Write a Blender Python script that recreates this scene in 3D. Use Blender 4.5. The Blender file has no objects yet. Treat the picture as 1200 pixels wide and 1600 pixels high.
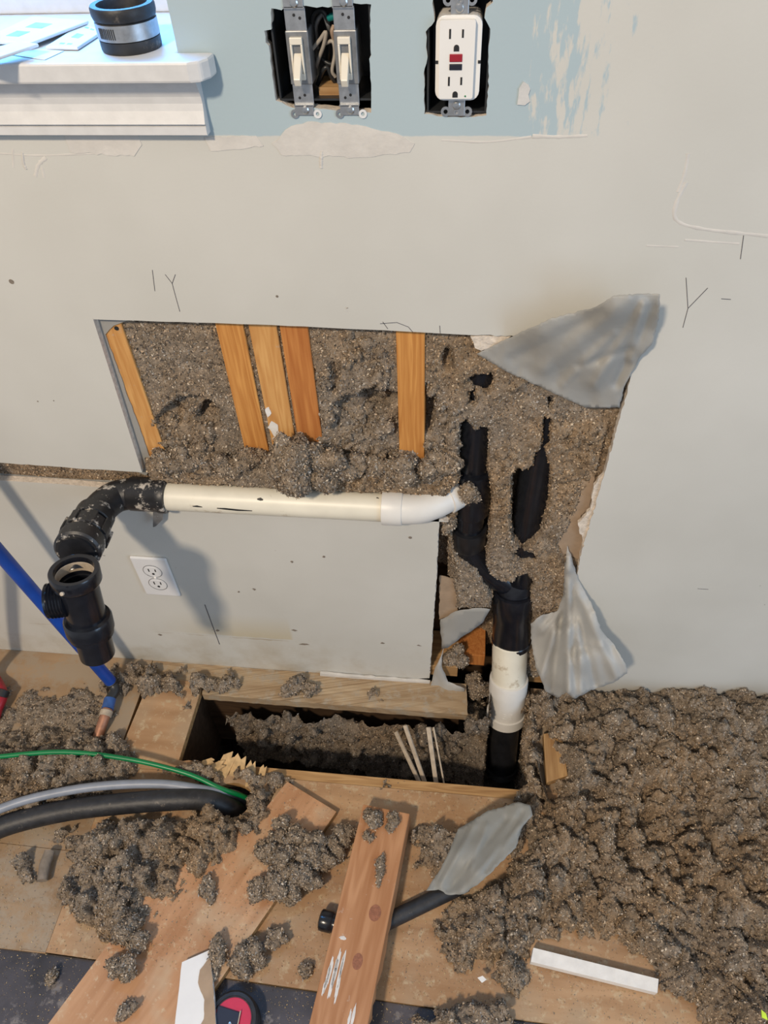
import bpy, bmesh, math, random
import numpy as np
from mathutils import Vector, Matrix, geometry
rnd = random.Random(7)
NR = np.random.RandomState(11)
scene = bpy.context.scene
col = scene.collection

# ------------------------------------------------------------------ camera
FPX = 1145.0
R = np.array([[0.9938464487, 0.0513770524, -0.0981307029],
              [0.1043810229, -0.7308552345, 0.6745036903],
              [-0.0370653264, -0.6805960804, -0.7317206686]])
CAM = np.array([0.0, -0.8057436, 1.3988134])
cam_d = bpy.data.cameras.new('camera')
cam_d.sensor_fit = 'VERTICAL'; cam_d.sensor_height = 32.0
cam_d.lens = 32.0 * FPX / 1600.0
cam_d.clip_start = 0.02
cam = bpy.data.objects.new('camera', cam_d); col.objects.link(cam)
m = Matrix.Identity(4)
for i in range(3):
    m[i][0] = R[i, 0]; m[i][1] = -R[i, 1]; m[i][2] = -R[i, 2]; m[i][3] = CAM[i]
cam.matrix_world = m
scene.camera = cam
scene.view_settings.view_transform = 'Standard'
scene.view_settings.look = 'None'
scene.view_settings.gamma = 1.0
scene.view_settings.use_curve_mapping = False
scene.view_settings.exposure = -0.24

# ------------------------------------------------------------------ light
world = bpy.data.worlds.new('world'); scene.world = world; world.use_nodes = True
bg = world.node_tree.nodes['Background']
bg.inputs[0].default_value = (0.86, 0.91, 1.0, 1); bg.inputs[1].default_value = 0.56

def area(name, loc, target, sx, sy, power, color):
    l = bpy.data.lights.new(name, 'AREA'); l.shape = 'RECTANGLE'; l.size = sx; l.size_y = sy
    l.energy = power; l.color = color
    o = bpy.data.objects.new(name, l); col.objects.link(o); o.location = loc
    o.rotation_euler = (Vector(target) - Vector(loc)).to_track_quat('-Z', 'Y').to_euler()
    return o
area('ceiling_lamp', (-1.0, -2.6, 3.15), (-0.1, -0.1, 0.2), 0.26, 0.26, 128, (1.0, 0.83, 0.63))
area('daylight_glass_door', (2.3, -1.6, 1.2), (0.3, -0.4, 0.2), 1.2, 1.8, 36, (0.48, 0.71, 1.0))
area('daylight_kitchen_window', (-0.72, 0.40, 1.72), (-0.62, -0.05, 1.19), 0.62, 0.7, 44.0, (0.09, 0.42, 1.0))

# ------------------------------------------------------------------ projection helpers: a pixel to a point on a real plane
def ray(px, py): return R @ np.array([(px - 600) / FPX, (py - 800) / FPX, 1.0])
def W(px, py, y=0.0):
    d = ray(px, py); return CAM + d * ((y - CAM[1]) / d[1])
def F(px, py, z=0.0):
    d = ray(px, py); return CAM + d * ((z - CAM[2]) / d[2])
def P(px, py, zc): return CAM + ray(px, py) * zc
def proj(p):
    c = (np.asarray(p) - CAM) @ R
    return 600 + FPX * c[..., 0] / c[..., 2], 800 + FPX * c[..., 1] / c[..., 2]

# ------------------------------------------------------------------ numpy noise
def hsh(ix, iy, s):
    n = (ix.astype(np.int64) * 374761393 + iy.astype(np.int64) * 668265263 + s * 1442695041) & 0xFFFFFFFF
    n = ((n ^ (n >> 13)) * 1274126177) & 0xFFFFFFFF
    n = (n ^ (n >> 16)) & 0xFFFFFFFF
    return n / 4294967295.0
def vnoise(x, y, s=0):
    ix = np.floor(x); iy = np.floor(y); fx = x - ix; fy = y - iy
    fx = fx * fx * (3 - 2 * fx); fy = fy * fy * (3 - 2 * fy)
    a = hsh(ix, iy, s); b = hsh(ix + 1, iy, s); c = hsh(ix, iy + 1, s); d = hsh(ix + 1, iy + 1, s)
    return (a * (1 - fx) + b * fx) * (1 - fy) + (c * (1 - fx) + d * fx) * fy
def fbm(x, y, s=0, o=4):
    t = 0; a = .5
    for k in range(o):
        t = t + a * vnoise(x, y, s + k * 17); x = x * 2.03 + 1.7; y = y * 2.03 + 3.1; a *= .5
    return t
def worley(x, y, s=0):
    ix = np.floor(x); iy = np.floor(y); best = np.full(x.shape, 9.0); hid = np.zeros(x.shape)
    for dx in (-1, 0, 1):
        for dy in (-1, 0, 1):
            cx = ix + dx; cy = iy + dy
            d = np.hypot(cx + hsh(cx, cy, s) - x, cy + hsh(cx, cy, s + 5) - y)
            mk = d < best; best = np.where(mk, d, best); hid = np.where(mk, hsh(cx, cy, s + 9), hid)
    return best, hid
def clumps(x, y, size, s=0):
    """rounded lumps with crevices between, 0..1"""
    wx = x / size + .55 * (fbm(x / size * .9, y / size * .9, s + 40, 3) - .5) * 2
    wy = y / size + .55 * (fbm(x / size * .9 + 9, y / size * .9, s + 41, 3) - .5) * 2
    d, h = worley(wx, wy, s)
    return np.sqrt(np.clip(1 - (d / .85) ** 2, 0, 1)) * (.45 + .55 * h)
def sdf(px, py, poly):
    """signed distance to polygon, positive inside"""
    poly = np.array(poly, float); d = np.full(px.shape, 1e9); ins = np.zeros(px.shape, bool)
    for i in range(len(poly)):
        a = poly[i]; b = poly[(i + 1) % len(poly)]; e = b - a
        t = np.clip(((px - a[0]) * e[0] + (py - a[1]) * e[1]) / (e @ e + 1e-9), 0, 1)
        d = np.minimum(d, np.hypot(px - a[0] - t * e[0], py - a[1] - t * e[1]))
        c = ((a[1] > py) != (b[1] > py)) & (px < (b[0] - a[0]) * (py - a[1]) / (b[1] - a[1] + 1e-12) + a[0])
        ins ^= c
    return np.where(ins, d, -d)
def sst(t): t = np.clip(t, 0, 1); return t * t * (3 - 2 * t)

# ------------------------------------------------------------------ materials
MATS = {}
def nodes_of(name):
    m = bpy.data.materials.new(name); m.use_nodes = True; nt = m.node_tree
    return m, nt, nt.nodes['Principled BSDF']
def N(nt, t, **kw):
    n = nt.nodes.new(t)
    for k, v in kw.items(): setattr(n, k, v)
    return n
def ramp(nt, fac, stops):
    r = N(nt, 'ShaderNodeValToRGB'); e = r.color_ramp.elements
    while len(e) < len(stops): e.new(.5)
    for i, (p, c) in enumerate(stops):
        e[i].position = p; e[i].color = (*c, 1) if len(c) == 3 else c
    nt.links.new(fac, r.inputs[0]); return r
def noise(nt, vec, scale, detail=4, rough=.55):
    n = N(nt, 'ShaderNodeTexNoise'); n.inputs['Scale'].default_value = scale
    n.inputs['Detail'].default_value = detail; n.inputs['Roughness'].default_value = rough
    nt.links.new(vec, n.inputs['Vector']); return n
def mixc(nt, fac, a, b, blend='MIX'):
    x = N(nt, 'ShaderNodeMix', data_type='RGBA', blend_type=blend)
    for s, v in ((0, fac), (6, a), (7, b)):
        if isinstance(v, bpy.types.NodeSocket): nt.links.new(v, x.inputs[s])
        elif s == 0: x.inputs[0].default_value = v
        else: x.inputs[s].default_value = (*v, 1)
    return x.outputs[2]
def math_(nt, op, a, b=0.0, clamp=False):
    n = N(nt, 'ShaderNodeMath', operation=op, use_clamp=clamp)
    for i, v in ((0, a), (1, b)):
        if isinstance(v, bpy.types.NodeSocket): nt.links.new(v, n.inputs[i])
        else: n.inputs[i].default_value = v
    return n.outputs[0]
def bump(nt, bsdf, h, strength, dist=.002):
    b = N(nt, 'ShaderNodeBump'); b.inputs['Strength'].default_value = strength; b.inputs['Distance'].default_value = dist
    nt.links.new(h, b.inputs['Height']); nt.links.new(b.outputs[0], bsdf.inputs['Normal'])
def mat(name, c, rough=.5, metal=0.0, var=.15, scale=30, bumps=0.0, bscale=200, dust=None, spec=.5, coat=0):
    if name in MATS: return MATS[name]
    m, nt, b = nodes_of(name)
    tc = N(nt, 'ShaderNodeTexCoord').outputs['Object']
    n = noise(nt, tc, scale)
    lo = tuple(v * (1 - var) for v in c); hi = tuple(min(1, v * (1 + var)) for v in c)
    out = ramp(nt, n.outputs[0], [(.3, lo), (.7, hi)]).outputs[0]
    if dust:
        dc, thr, ds = dust
        d = ramp(nt, noise(nt, tc, ds, 6, .7).outputs[0], [(thr, (0, 0, 0)), (min(1, thr + .08), (1, 1, 1))])
        out = mixc(nt, d.outputs[0], out, dc)
    nt.links.new(out, b.inputs['Base Color'])
    b.inputs['Roughness'].default_value = rough; b.inputs['Metallic'].default_value = metal
    b.inputs['Specular IOR Level'].default_value = spec
    if coat: b.inputs['Coat Weight'].default_value = coat
    if bumps: bump(nt, b, noise(nt, tc, bscale, 5).outputs[0], bumps)
    MATS[name] = m; return m
def wood(name, c1, c2, axis=0, grain=90, along=4, rough=.65, dust=None, patch=None, ply=False):
    """grain runs along the object's local axis"""
    if name in MATS: return MATS[name]
    m, nt, b = nodes_of(name)
    tc = N(nt, 'ShaderNodeTexCoord').outputs['Object']
    mp = N(nt, 'ShaderNodeMapping'); s = [grain] * 3; s[axis] = along; mp.inputs['Scale'].default_value = s
    nt.links.new(tc, mp.inputs[0])
    n = noise(nt, mp.outputs[0], 1.0, 6, .6)
    mp2 = N(nt, 'ShaderNodeMapping'); s2 = [grain * .25] * 3; s2[axis] = along * .5; mp2.inputs['Scale'].default_value = s2
    nt.links.new(tc, mp2.inputs[0])
    n2 = noise(nt, mp2.outputs[0], 1.0, 3, .5)
    band = N(nt, 'ShaderNodeMath', operation='SINE'); nt.links.new(math_(nt, 'MULTIPLY', n2.outputs[0], 60.0 if not ply else 34.0), band.inputs[0])
    f = math_(nt, 'ADD', math_(nt, 'MULTIPLY', n.outputs[0], .8), math_(nt, 'MULTIPLY', band.outputs[0], .09))
    mid = tuple((a + d) / 2 for a, d in zip(c1, c2))
    out = ramp(nt, f, [(.18, c2), (.42, mid), (.6, c1)]).outputs[0]
    if patch:
        pc, thr, ps = patch
        d = ramp(nt, noise(nt, tc, ps, 3, .5).outputs[0], [(thr, (0, 0, 0)), (min(1, thr + .15), (.75, .75, .75))])
        out = mixc(nt, d.outputs[0], out, pc)
    if dust:
        dc, thr, ds = dust
        d = ramp(nt, noise(nt, tc, ds, 8, .75).outputs[0], [(thr, (0, 0, 0)), (min(1, thr + .1), (.9, .9, .9))])
        out = mixc(nt, d.outputs[0], out, dc)
    nt.links.new(out, b.inputs['Base Color']); b.inputs['Roughness'].default_value = rough
    b.inputs['Specular IOR Level'].default_value = .25
    bump(nt, b, f, .45, .001)
    MATS[name] = m; return m

def wall_mat():
    m, nt, b = nodes_of('painted_drywall')
    g = N(nt, 'ShaderNodeNewGeometry').outputs['Position']
    sp = N(nt, 'ShaderNodeSeparateXYZ'); nt.links.new(g, sp.inputs[0])
    n1 = noise(nt, g, 3.2, 3); n2 = noise(nt, g, 28, 5, .6)
    base = ramp(nt, n1.outputs[0], [(.3, (.505, .492, .445)), (.7, (.575, .562, .515))]).outputs[0]
    base = mixc(nt, math_(nt, 'MULTIPLY', n2.outputs[0], .12), base, (.40, .37, .33))
    # old blue paint above the removed backsplash, left of the skim coat
    zz = math_(nt, 'ADD', sp.outputs[2], math_(nt, 'MULTIPLY', n2.outputs[0], .006))
    mz = math_(nt, 'MULTIPLY', math_(nt, 'SUBTRACT', zz, 1.1075), 700, True)
    # skim coat dragged over it in vertical streaks, thickening to the right
    mpg = N(nt, 'ShaderNodeMapping'); mpg.inputs['Scale'].default_value = (110, 1, 26); nt.links.new(g, mpg.inputs[0])
    stk = noise(nt, mpg.outputs[0], 1.0, 4, .6)
    xr = math_(nt, 'MULTIPLY', math_(nt, 'SUBTRACT', sp.outputs[0], .066), 11.0)
    xr = math_(nt, 'ADD', xr, math_(nt, 'MULTIPLY', math_(nt, 'SUBTRACT', stk.outputs[0], .5), 4.0))
    soft = math_(nt, 'MULTIPLY', math_(nt, 'SUBTRACT', .35, xr), 3.0, True)
    edge = math_(nt, 'ADD', sp.outputs[0], math_(nt, 'MULTIPLY', n2.outputs[0], .012))
    hard = math_(nt, 'MULTIPLY', math_(nt, 'SUBTRACT', .056, edge), 500, True)
    mx = math_(nt, 'MAXIMUM', soft, hard)
    blue = ramp(nt, n1.outputs[0], [(.3, (.345, .425, .455)), (.7, (.385, .465, .49))]).outputs[0]
    out = mixc(nt, math_(nt, 'MULTIPLY', mz, mx), base, blue)
    # grime where a baseboard used to be: yellowed band and smudges low on the wall
    lz = math_(nt, 'MULTIPLY', math_(nt, 'SUBTRACT', .16, sp.outputs[2]), 9, True)
    smn = ramp(nt, noise(nt, g, 7, 5, .65).outputs[0], [(.45, (0, 0, 0)), (.72, (1, 1, 1))]).outputs[0]
    lz = math_(nt, 'MULTIPLY', math_(nt, 'MULTIPLY', lz, smn), .55)
    lx = math_(nt, 'MULTIPLY', math_(nt, 'SUBTRACT', .05, sp.outputs[0]), 6, True)
    out = mixc(nt, math_(nt, 'MULTIPLY', lz, lx), out, (.33, .25, .14))
    # yellowed stain left by a spill above the old baseboard line
    def ramp01(v, c0, k): return math_(nt, 'MULTIPLY', math_(nt, 'SUBTRACT', v, c0), k, True)
    nz = math_(nt, 'ADD', sp.outputs[2], math_(nt, 'MULTIPLY', n2.outputs[0], .008))
    st_ = math_(nt, 'MULTIPLY', ramp01(sp.outputs[0], -.60, 6), math_(nt, 'SUBTRACT', 1.0, ramp01(sp.outputs[0], -.325, 160)))
    st_ = math_(nt, 'MULTIPLY', st_, math_(nt, 'MULTIPLY', ramp01(nz, .124, 500), math_(nt, 'SUBTRACT', 1.0, ramp01(nz, .135, 14))))
    out = mixc(nt, math_(nt, 'MULTIPLY', st_, .5), out, (.46, .37, .20))
    ln = math_(nt, 'MULTIPLY', ramp01(nz, .117, 600), math_(nt, 'SUBTRACT', 1.0, ramp01(nz, .1205, 600)))
    ln = math_(nt, 'MULTIPLY', ln, math_(nt, 'SUBTRACT', 1.0, ramp01(sp.outputs[0], -.34, 30)))
    out = mixc(nt, math_(nt, 'MULTIPLY', math_(nt, 'MULTIPLY', ln, smn), .8), out, (.30, .22, .13))
    # tiny flecks
    fl = ramp(nt, noise(nt, g, 75, 2, .4).outputs[0], [(.775, (0, 0, 0)), (.80, (1, 1, 1))]).outputs[0]
    low = math_(nt, 'MULTIPLY', math_(nt, 'SUBTRACT', .5, sp.outputs[2]), 4, True)
    out = mixc(nt, math_(nt, 'MULTIPLY', fl, low), out, (.10, .08, .07))
    nt.links.new(out, b.inputs['Base Color']); b.inputs['Roughness'].default_value = .62
    b.inputs['Specular IOR Level'].default_value = .3
    bn = noise(nt, g, 260, 3); bump(nt, b, bn.outputs[0], .12, .001)
    return m
M_WALL = wall_mat()
M_GYP = mat('gypsum_edge', (.62, .54, .45), .9, var=.18, scale=150, bumps=.8, bscale=300)
M_COMP = mat('joint_compound', (.555, .525, .48), .75, var=.07, scale=40, bumps=.5, bscale=70)
M_SKIM = mat('skim_coat', (.535, .52, .495), .7, var=.05, scale=60, bumps=.5, bscale=90)
M_PENCIL = mat('pencil_line', (.06, .06, .075), .6)
M_TRIM = mat('white_trim_paint', (.60, .59, .575), .45, var=.05, scale=60, bumps=.15, bscale=80)
M_STUD = wood('stud_pine', (.62, .30, .085), (.40, .155, .035), axis=2, grain=150, along=5, dust=((.45, .36, .25), .66, 60))
M_STUD2 = wood('stud_pine_pale', (.62, .34, .12), (.46, .21, .06), axis=2, grain=120, along=7, dust=((.45, .38, .30), .62, 40))
M_STUD3 = wood('stud_pine_red', (.52, .215, .06), (.36, .12, .03), axis=2, grain=150, along=5, dust=((.45, .36, .28), .66, 50))
M_PLY = wood('floor_plywood', (.45, .285, .16), (.30, .17, .085), axis=0, grain=30, along=4, ply=True, patch=((.36, .26, .165), .50, 9), dust=((.46, .35, .22), .53, 55))
M_PLYD = wood('floor_plywood_dusty', (.36, .245, .145), (.25, .165, .095), axis=0, grain=24, along=4, ply=True, dust=((.31, .245, .175), .45, 14))
M_PLY2 = wood('loose_plywood', (.50, .285, .155), (.345, .17, .08), axis=1, grain=42, along=4, ply=True, patch=((.47, .34, .22), .52, 12), dust=((.53, .40, .26), .56, 60))
M_EDGE = wood('cut_wood_edge', (.50, .31, .14), (.28, .15, .06), axis=0, grain=110, along=6)
M_LEDGE = wood('ledge_wood_dusty', (.42, .315, .20), (.27, .18, .10), axis=0, grain=60, along=5, dust=((.34, .285, .215), .50, 30))
M_LUMB = wood('loose_lumber', (.48, .25, .125), (.33, .145, .06), axis=1, grain=70, along=4, dust=((.52, .42, .34), .63, 45))
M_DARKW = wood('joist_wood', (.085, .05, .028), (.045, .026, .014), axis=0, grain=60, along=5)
M_DARKF = mat('dark_flooring', (.045, .04, .045), .55, var=.6, scale=10, bumps=.3, bscale=60, dust=((.17, .15, .14), .56, 22))
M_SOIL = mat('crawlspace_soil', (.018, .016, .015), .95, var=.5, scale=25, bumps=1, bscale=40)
M_PVC = mat('white_pvc', (.70, .655, .54), .4, var=.08, scale=14, dust=((.47, .39, .28), .60, 16))
M_PVC2 = mat('white_pvc_clean', (.66, .635, .59), .4, var=.05, scale=18, dust=((.45, .40, .32), .70, 30))
M_ABS = mat('black_abs', (.012, .0125, .015), .30, var=.3, scale=60, bumps=.12, bscale=90, dust=((.24, .21, .17), .70, 60))
M_ABSD = mat('black_abs_dusty', (.016, .016, .018), .42, var=.3, scale=60, bumps=.15, bscale=120, dust=((.50, .46, .41), .555, 55))
M_ABSC = mat('black_abs_clean', (.008, .009, .013), .22, var=.3, scale=60, bumps=.12, bscale=50, dust=((.16, .14, .12), .74, 45))
M_BLK = mat('matte_black', (.012, .012, .013), .55)
M_HOSE = mat('black_hose_rubber', (.018, .018, .02), .5, var=.4, scale=60, bumps=.3, bscale=120, dust=((.12, .10, .08), .62, 50))
M_STEEL = mat('galvanised_steel', (.42, .43, .44), .38, metal=.85, var=.18, scale=120)
M_STEELD = mat('dull_steel', (.24, .245, .25), .45, metal=.6, var=.25, scale=80)
M_SCREW = mat('screw_steel', (.55, .55, .54), .28, metal=1)
M_WHITE = mat('white_plastic', (.72, .70, .665), .32, var=.03)
M_WHITE2 = mat('outlet_plate_white', (.66, .655, .65), .35, var=.03)
M_ALM = mat('almond_plastic', (.68, .63, .53), .35, var=.03)
M_RED = mat('red_button', (.30, .008, .02), .4, var=.05)
M_NAVY = mat('black_button', (.012, .013, .025), .4)
M_GREEN = mat('green_tube', (.0, .17, .05), .35, var=.12)
M_GREY = mat('grey_tube', (.22, .24, .28), .42, var=.15, dust=((.30, .27, .23), .66, 40))
M_BLUE = mat('blue_tube', (.006, .055, .32), .36, var=.2, scale=20)
M_BLUE2 = mat('blue_tube_worn', (.03, .09, .28), .4, var=.3, scale=60, dust=((.2, .17, .14), .62, 60))
M_REDT = mat('red_tube', (.32, .012, .025), .36, var=.15)
M_COPPER = mat('copper_dull', (.34, .165, .10), .5, metal=.4, var=.3, scale=50, dust=((.22, .2, .16), .6, 40))
M_CABLE = mat('dark_cable', (.02, .022, .024), .4, var=.3)
M_CABLEW = mat('pale_cable', (.36, .32, .27), .5, var=.2)
M_CABLEC = mat('tan_wire', (.34, .24, .17), .5, var=.2)
M_TEAL = mat('green_wire_cap', (0, .16, .15), .4)
M_KRAFT = mat('kraft_paper', (.33, .235, .155), .85, var=.12, scale=40, bumps=.3, bscale=120)
M_STICK = mat('weathered_stick', (.40, .33, .25), .8, var=.2, scale=90)
M_WPAINT = mat('white_painted_wood', (.72, .69, .645), .6, var=.08, scale=50, bumps=.4, bscale=100, dust=((.40, .36, .32), .70, 40))
M_RUBR = mat('red_case', (.50, .02, .055), .4, var=.1)
M_SPLINT = mat('torn_wood', (.50, .34, .17), .85, var=.25, scale=80)
M_CORK = mat('grey_brown_plug', (.20, .165, .13), .9, var=.25, scale=60, bumps=.5)
M_YEL = mat('yellow_green_plastic', (.55, .75, .05), .5)
M_GLASS, _nt, _b = nodes_of('window_glass')
_gt = N(_nt, 'ShaderNodeBsdfTransparent'); _gg = N(_nt, 'ShaderNodeBsdfGlossy'); _gg.inputs['Roughness'].default_value = .02
_gm = N(_nt, 'ShaderNodeMixShader'); _gm.inputs[0].default_value = .08
_nt.links.new(_gt.outputs[0], _gm.inputs[1]); _nt.links.new(_gg.outputs[0], _gm.inputs[2]); _nt.links.new(_gm.outputs[0], _nt.nodes['Material Output'].inputs[0])
def plastic_mat(name, tint, see, rough=.4):
    m = bpy.data.materials.new(name); m.use_nodes = True; nt = m.node_tree
    b = nt.nodes['Principled BSDF']; out = nt.nodes['Material Output']
    b.inputs['Base Color'].default_value = (*tint, 1); b.inputs['Roughness'].default_value = rough; b.inputs['Specular IOR Level'].default_value = .4
    tl = N(nt, 'ShaderNodeBsdfTranslucent'); tl.inputs[0].default_value = (*tint, 1)
    tr = N(nt, 'ShaderNodeBsdfTransparent')
    m1 = N(nt, 'ShaderNodeMixShader'); m1.inputs[0].default_value = .3
    nt.links.new(b.outputs[0], m1.inputs[1]); nt.links.new(tl.outputs[0], m1.inputs[2])
    m2 = N(nt, 'ShaderNodeMixShader'); m2.inputs[0].default_value = see
    nt.links.new(m1.outputs[0], m2.inputs[1]); nt.links.new(tr.outputs[0], m2.inputs[2])
    nt.links.new(m2.outputs[0], out.inputs[0])
    tc = N(nt, 'ShaderNodeTexCoord').outputs['Object']
    bump(nt, b, noise(nt, tc, 60, 4).outputs[0], .35, .002)
    return m
M_POLY = plastic_mat('vapour_barrier', (.47, .46, .43), .16)
M_POLYL = plastic_mat('vapour_barrier_clear', (.60, .59, .56), .26)
M_POLYF = plastic_mat('dusty_plastic', (.36, .36, .335), .14, .5)
# cellulose: colour attribute carries fibre and flake colours
M_CELL, _nt, _b = nodes_of('cellulose_insulation')
_a = N(_nt, 'ShaderNodeAttribute', attribute_name='Col')
_tc = N(_nt, 'ShaderNodeTexCoord').outputs['Object']
_n = noise(_nt, _tc, 420, 4, .7)
_r = ramp(_nt, _n.outputs[0], [(.3, (.62, .62, .62)), (.7, (1.3, 1.3, 1.3))])
_nt.links.new(mixc(_nt, 1.0, _a.outputs['Color'], _r.outputs[0], 'MULTIPLY'), _b.inputs['Base Color'])
_b.inputs['Roughness'].default_value = .9; _b.inputs['Specular IOR Level'].default_value = .2
bump(_nt, _b, noise(_nt, _tc, 500, 4, .7).outputs[0], .9, .002)

# ------------------------------------------------------------------ mesh builder
ORG = {}
def origin_of(o): return ORG.get(o.name, Vector((0, 0, 0)))
class MB:
    def __init__(s): s.v = []; s.f = []; s.mi = []
    def add(s, vs, fs, mi=0):
        b = len(s.v); s.v += [tuple(map(float, p)) for p in vs]
        s.f += [tuple(b + i for i in f) for f in fs]; s.mi += [mi] * len(fs); return s
    def box(s, x0, x1, y0, y1, z0, z1, mi=0):
        vs = [(x, y, z) for z in (z0, z1) for y in (y0, y1) for x in (x0, x1)]
        return s.add(vs, [(0, 2, 3, 1), (4, 5, 7, 6), (0, 1, 5, 4), (2, 6, 7, 3), (0, 4, 6, 2), (1, 3, 7, 5)], mi)
    def obox(s, c, size, ax=None, mi=0):
        """oriented box; ax = three unit axes"""
        ax = ax or [(1, 0, 0), (0, 1, 0), (0, 0, 1)]
        ax = [Vector(a) for a in ax]; c = Vector(c)
        vs = [c + ax[0] * size[0] * .5 * i + ax[1] * size[1] * .5 * j + ax[2] * size[2] * .5 * k for k in (-1, 1) for j in (-1, 1) for i in (-1, 1)]
        return s.add(vs, [(0, 2, 3, 1), (4, 5, 7, 6), (0, 1, 5, 4), (2, 6, 7, 3), (0, 4, 6, 2), (1, 3, 7, 5)], mi)
    def tube(s, path, rad, n=16, caps=True, mi=0, hollow=0):
        path = [Vector(p) for p in path]
        if not hasattr(rad, '__len__'): rad = [rad] * len(path)
        T = []
        for i in range(len(path)):
            d = path[min(i + 1, len(path) - 1)] - path[max(i - 1, 0)]
            T.append(d.normalized() if d.length > 1e-9 else T[-1])
        u = T[0].orthogonal().normalized(); vs = []; fs = []
        for i, p in enumerate(path):
            u = (u - T[i] * u.dot(T[i])).normalized(); w = T[i].cross(u)
            for k in range(n):
                a = 2 * math.pi * k / n; vs.append(p + (u * math.cos(a) + w * math.sin(a)) * rad[i])
        for i in range(len(path) - 1):
            for k in range(n):
                fs.append((i * n + k, i * n + (k + 1) % n, (i + 1) * n + (k + 1) % n, (i + 1) * n + k))
        if caps:
            fs.append(tuple(range(n - 1, -1, -1))); fs.append(tuple((len(path) - 1) * n + k for k in range(n)))
        return s.add(vs, fs, mi)
    def lathe(s, prof, o, axis, n=28, mi=0, close=False):
        """profile of (radius, distance along axis)"""
        a = Vector(axis).normalized(); u = a.orthogonal().normalized(); w = a.cross(u); o = Vector(o); vs = []; fs = []
        for r, t in prof:
            for k in range(n):
                an = 2 * math.pi * k / n; vs.append(o + a * t + (u * math.cos(an) + w * math.sin(an)) * r)
        L = len(prof)
        for i in range(L if close else L - 1):
            j = (i + 1) % L
            for k in range(n): fs.append((i * n + k, i * n + (k + 1) % n, j * n + (k + 1) % n, j * n + k))
        return s.add(vs, fs, mi)
    def ngon3(s, pts, d, mi=0, mis=None):
        """closed planar outline thickened along d, triangulated"""
        tri = geometry.tessellate_polygon([[Vector(p) for p in pts]]); n = len(pts); d = Vector(d)
        vs = list(pts) + [tuple(Vector(p) + d) for p in pts]
        s.add(vs, list(tri) + [tuple(n + i for i in t[::-1]) for t in tri], mi)
        b = len(s.v) - 2 * n
        for i in range(n):
            j = (i + 1) % n; s.f.append((b + i, b + j, b + n + j, b + n + i)); s.mi.append(mi if mis is None else mis)
        return s
    def sheet(s, outer, holes, d, mi=0, mis=None):
        loops = [[Vector(p) for p in outer]] + [[Vector(p) for p in h] for h in holes]
        tri = geometry.tessellate_polygon(loops); fl = [p for l in loops for p in l]; n = len(fl); d = Vector(d)
        s.add(fl + [p + d for p in fl], list(tri) + [tuple(n + i for i in t[::-1]) for t in tri], mi)
        b = len(s.v) - 2 * n; k = 0
        for l in loops:
            for i in range(len(l)):
                a = b + k + i; c = b + k + (i + 1) % len(l); s.f.append((a, c, c + n, a + n)); s.mi.append(mi if mis is None else mis)
            k += len(l)
        return s
    def build(s, name, mats, parent=None, smooth=None, org=None, bevel=0, solid=0, fixn=True):
        if not isinstance(mats, (list, tuple)): mats = [mats]
        V = np.array(s.v)
        if parent is not None: o0 = origin_of(parent); loc = Vector((0, 0, 0)); wo = o0
        else:
            wo = Vector(org) if org is not None else Vector(((V[:, 0].min() + V[:, 0].max()) / 2, (V[:, 1].min() + V[:, 1].max()) / 2, V[:, 2].min()))
            o0 = wo; loc = wo
        me = bpy.data.meshes.new(name); me.from_pydata([tuple(p) for p in V - np.array(o0)], [], s.f)
        for mm in mats: me.materials.append(mm)
        me.polygons.foreach_set('material_index', s.mi)
        if fixn:
            bm = bmesh.new(); bm.from_mesh(me); bmesh.ops.recalc_face_normals(bm, faces=bm.faces); bm.to_mesh(me); bm.free()
        if smooth:
            me.polygons.foreach_set('use_smooth', [True] * len(me.polygons)); me.set_sharp_from_angle(angle=math.radians(smooth))
        me.update()
        o = bpy.data.objects.new(name, me); col.objects.link(o); o.location = loc
        if parent is not None: o.parent = parent
        ORG[o.name] = wo
        if bevel:
            b = o.modifiers.new('bevel', 'BEVEL'); b.width = bevel; b.segments = 2; b.limit_method = 'ANGLE'
        if solid:
            b = o.modifiers.new('thickness', 'SOLIDIFY'); b.thickness = solid; b.offset = 0
        return o
def tag(o, label, cat=None, group=None, kind=None):
    o['label'] = label
    if cat: o['category'] = cat
    if group: o['group'] = group
    if kind: o['kind'] = kind
    return o
def thing(name, loc, label, cat, group=None):
    o = bpy.data.objects.new(name, None); col.objects.link(o); o.location = loc; o.empty_display_size = .03
    ORG[o.name] = Vector(loc); return tag(o, label, cat, group)
def rag(pts, step, amp, seed=0, closed=True):
    """resample an outline and roughen it"""
    r = random.Random(seed); out = []; n = len(pts)
    for i in range(n if closed else n - 1):
        a = Vector(pts[i]); b = Vector(pts[(i + 1) % n]); L = (b - a).length; k = max(1, int(L / step))
        for j in range(k):
            p = a.lerp(b, j / k)
            if j: p = p + Vector([r.uniform(-amp, amp) if abs((b - a)[q]) < L * 2 else 0 for q in range(len(p))])
            out.append(p)
    if not closed: out.append(Vector(pts[-1]))
    return out
def wl(pxs, y=0.0): return [tuple(W(a, b, y)) for a, b in pxs]
def fl(pxs, z=0.0): return [tuple(F(a, b, z)) for a, b in pxs]
def flatten(pts, i, v): return [tuple(v if q == i else p[q] for q in range(3)) for p in pts]
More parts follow.
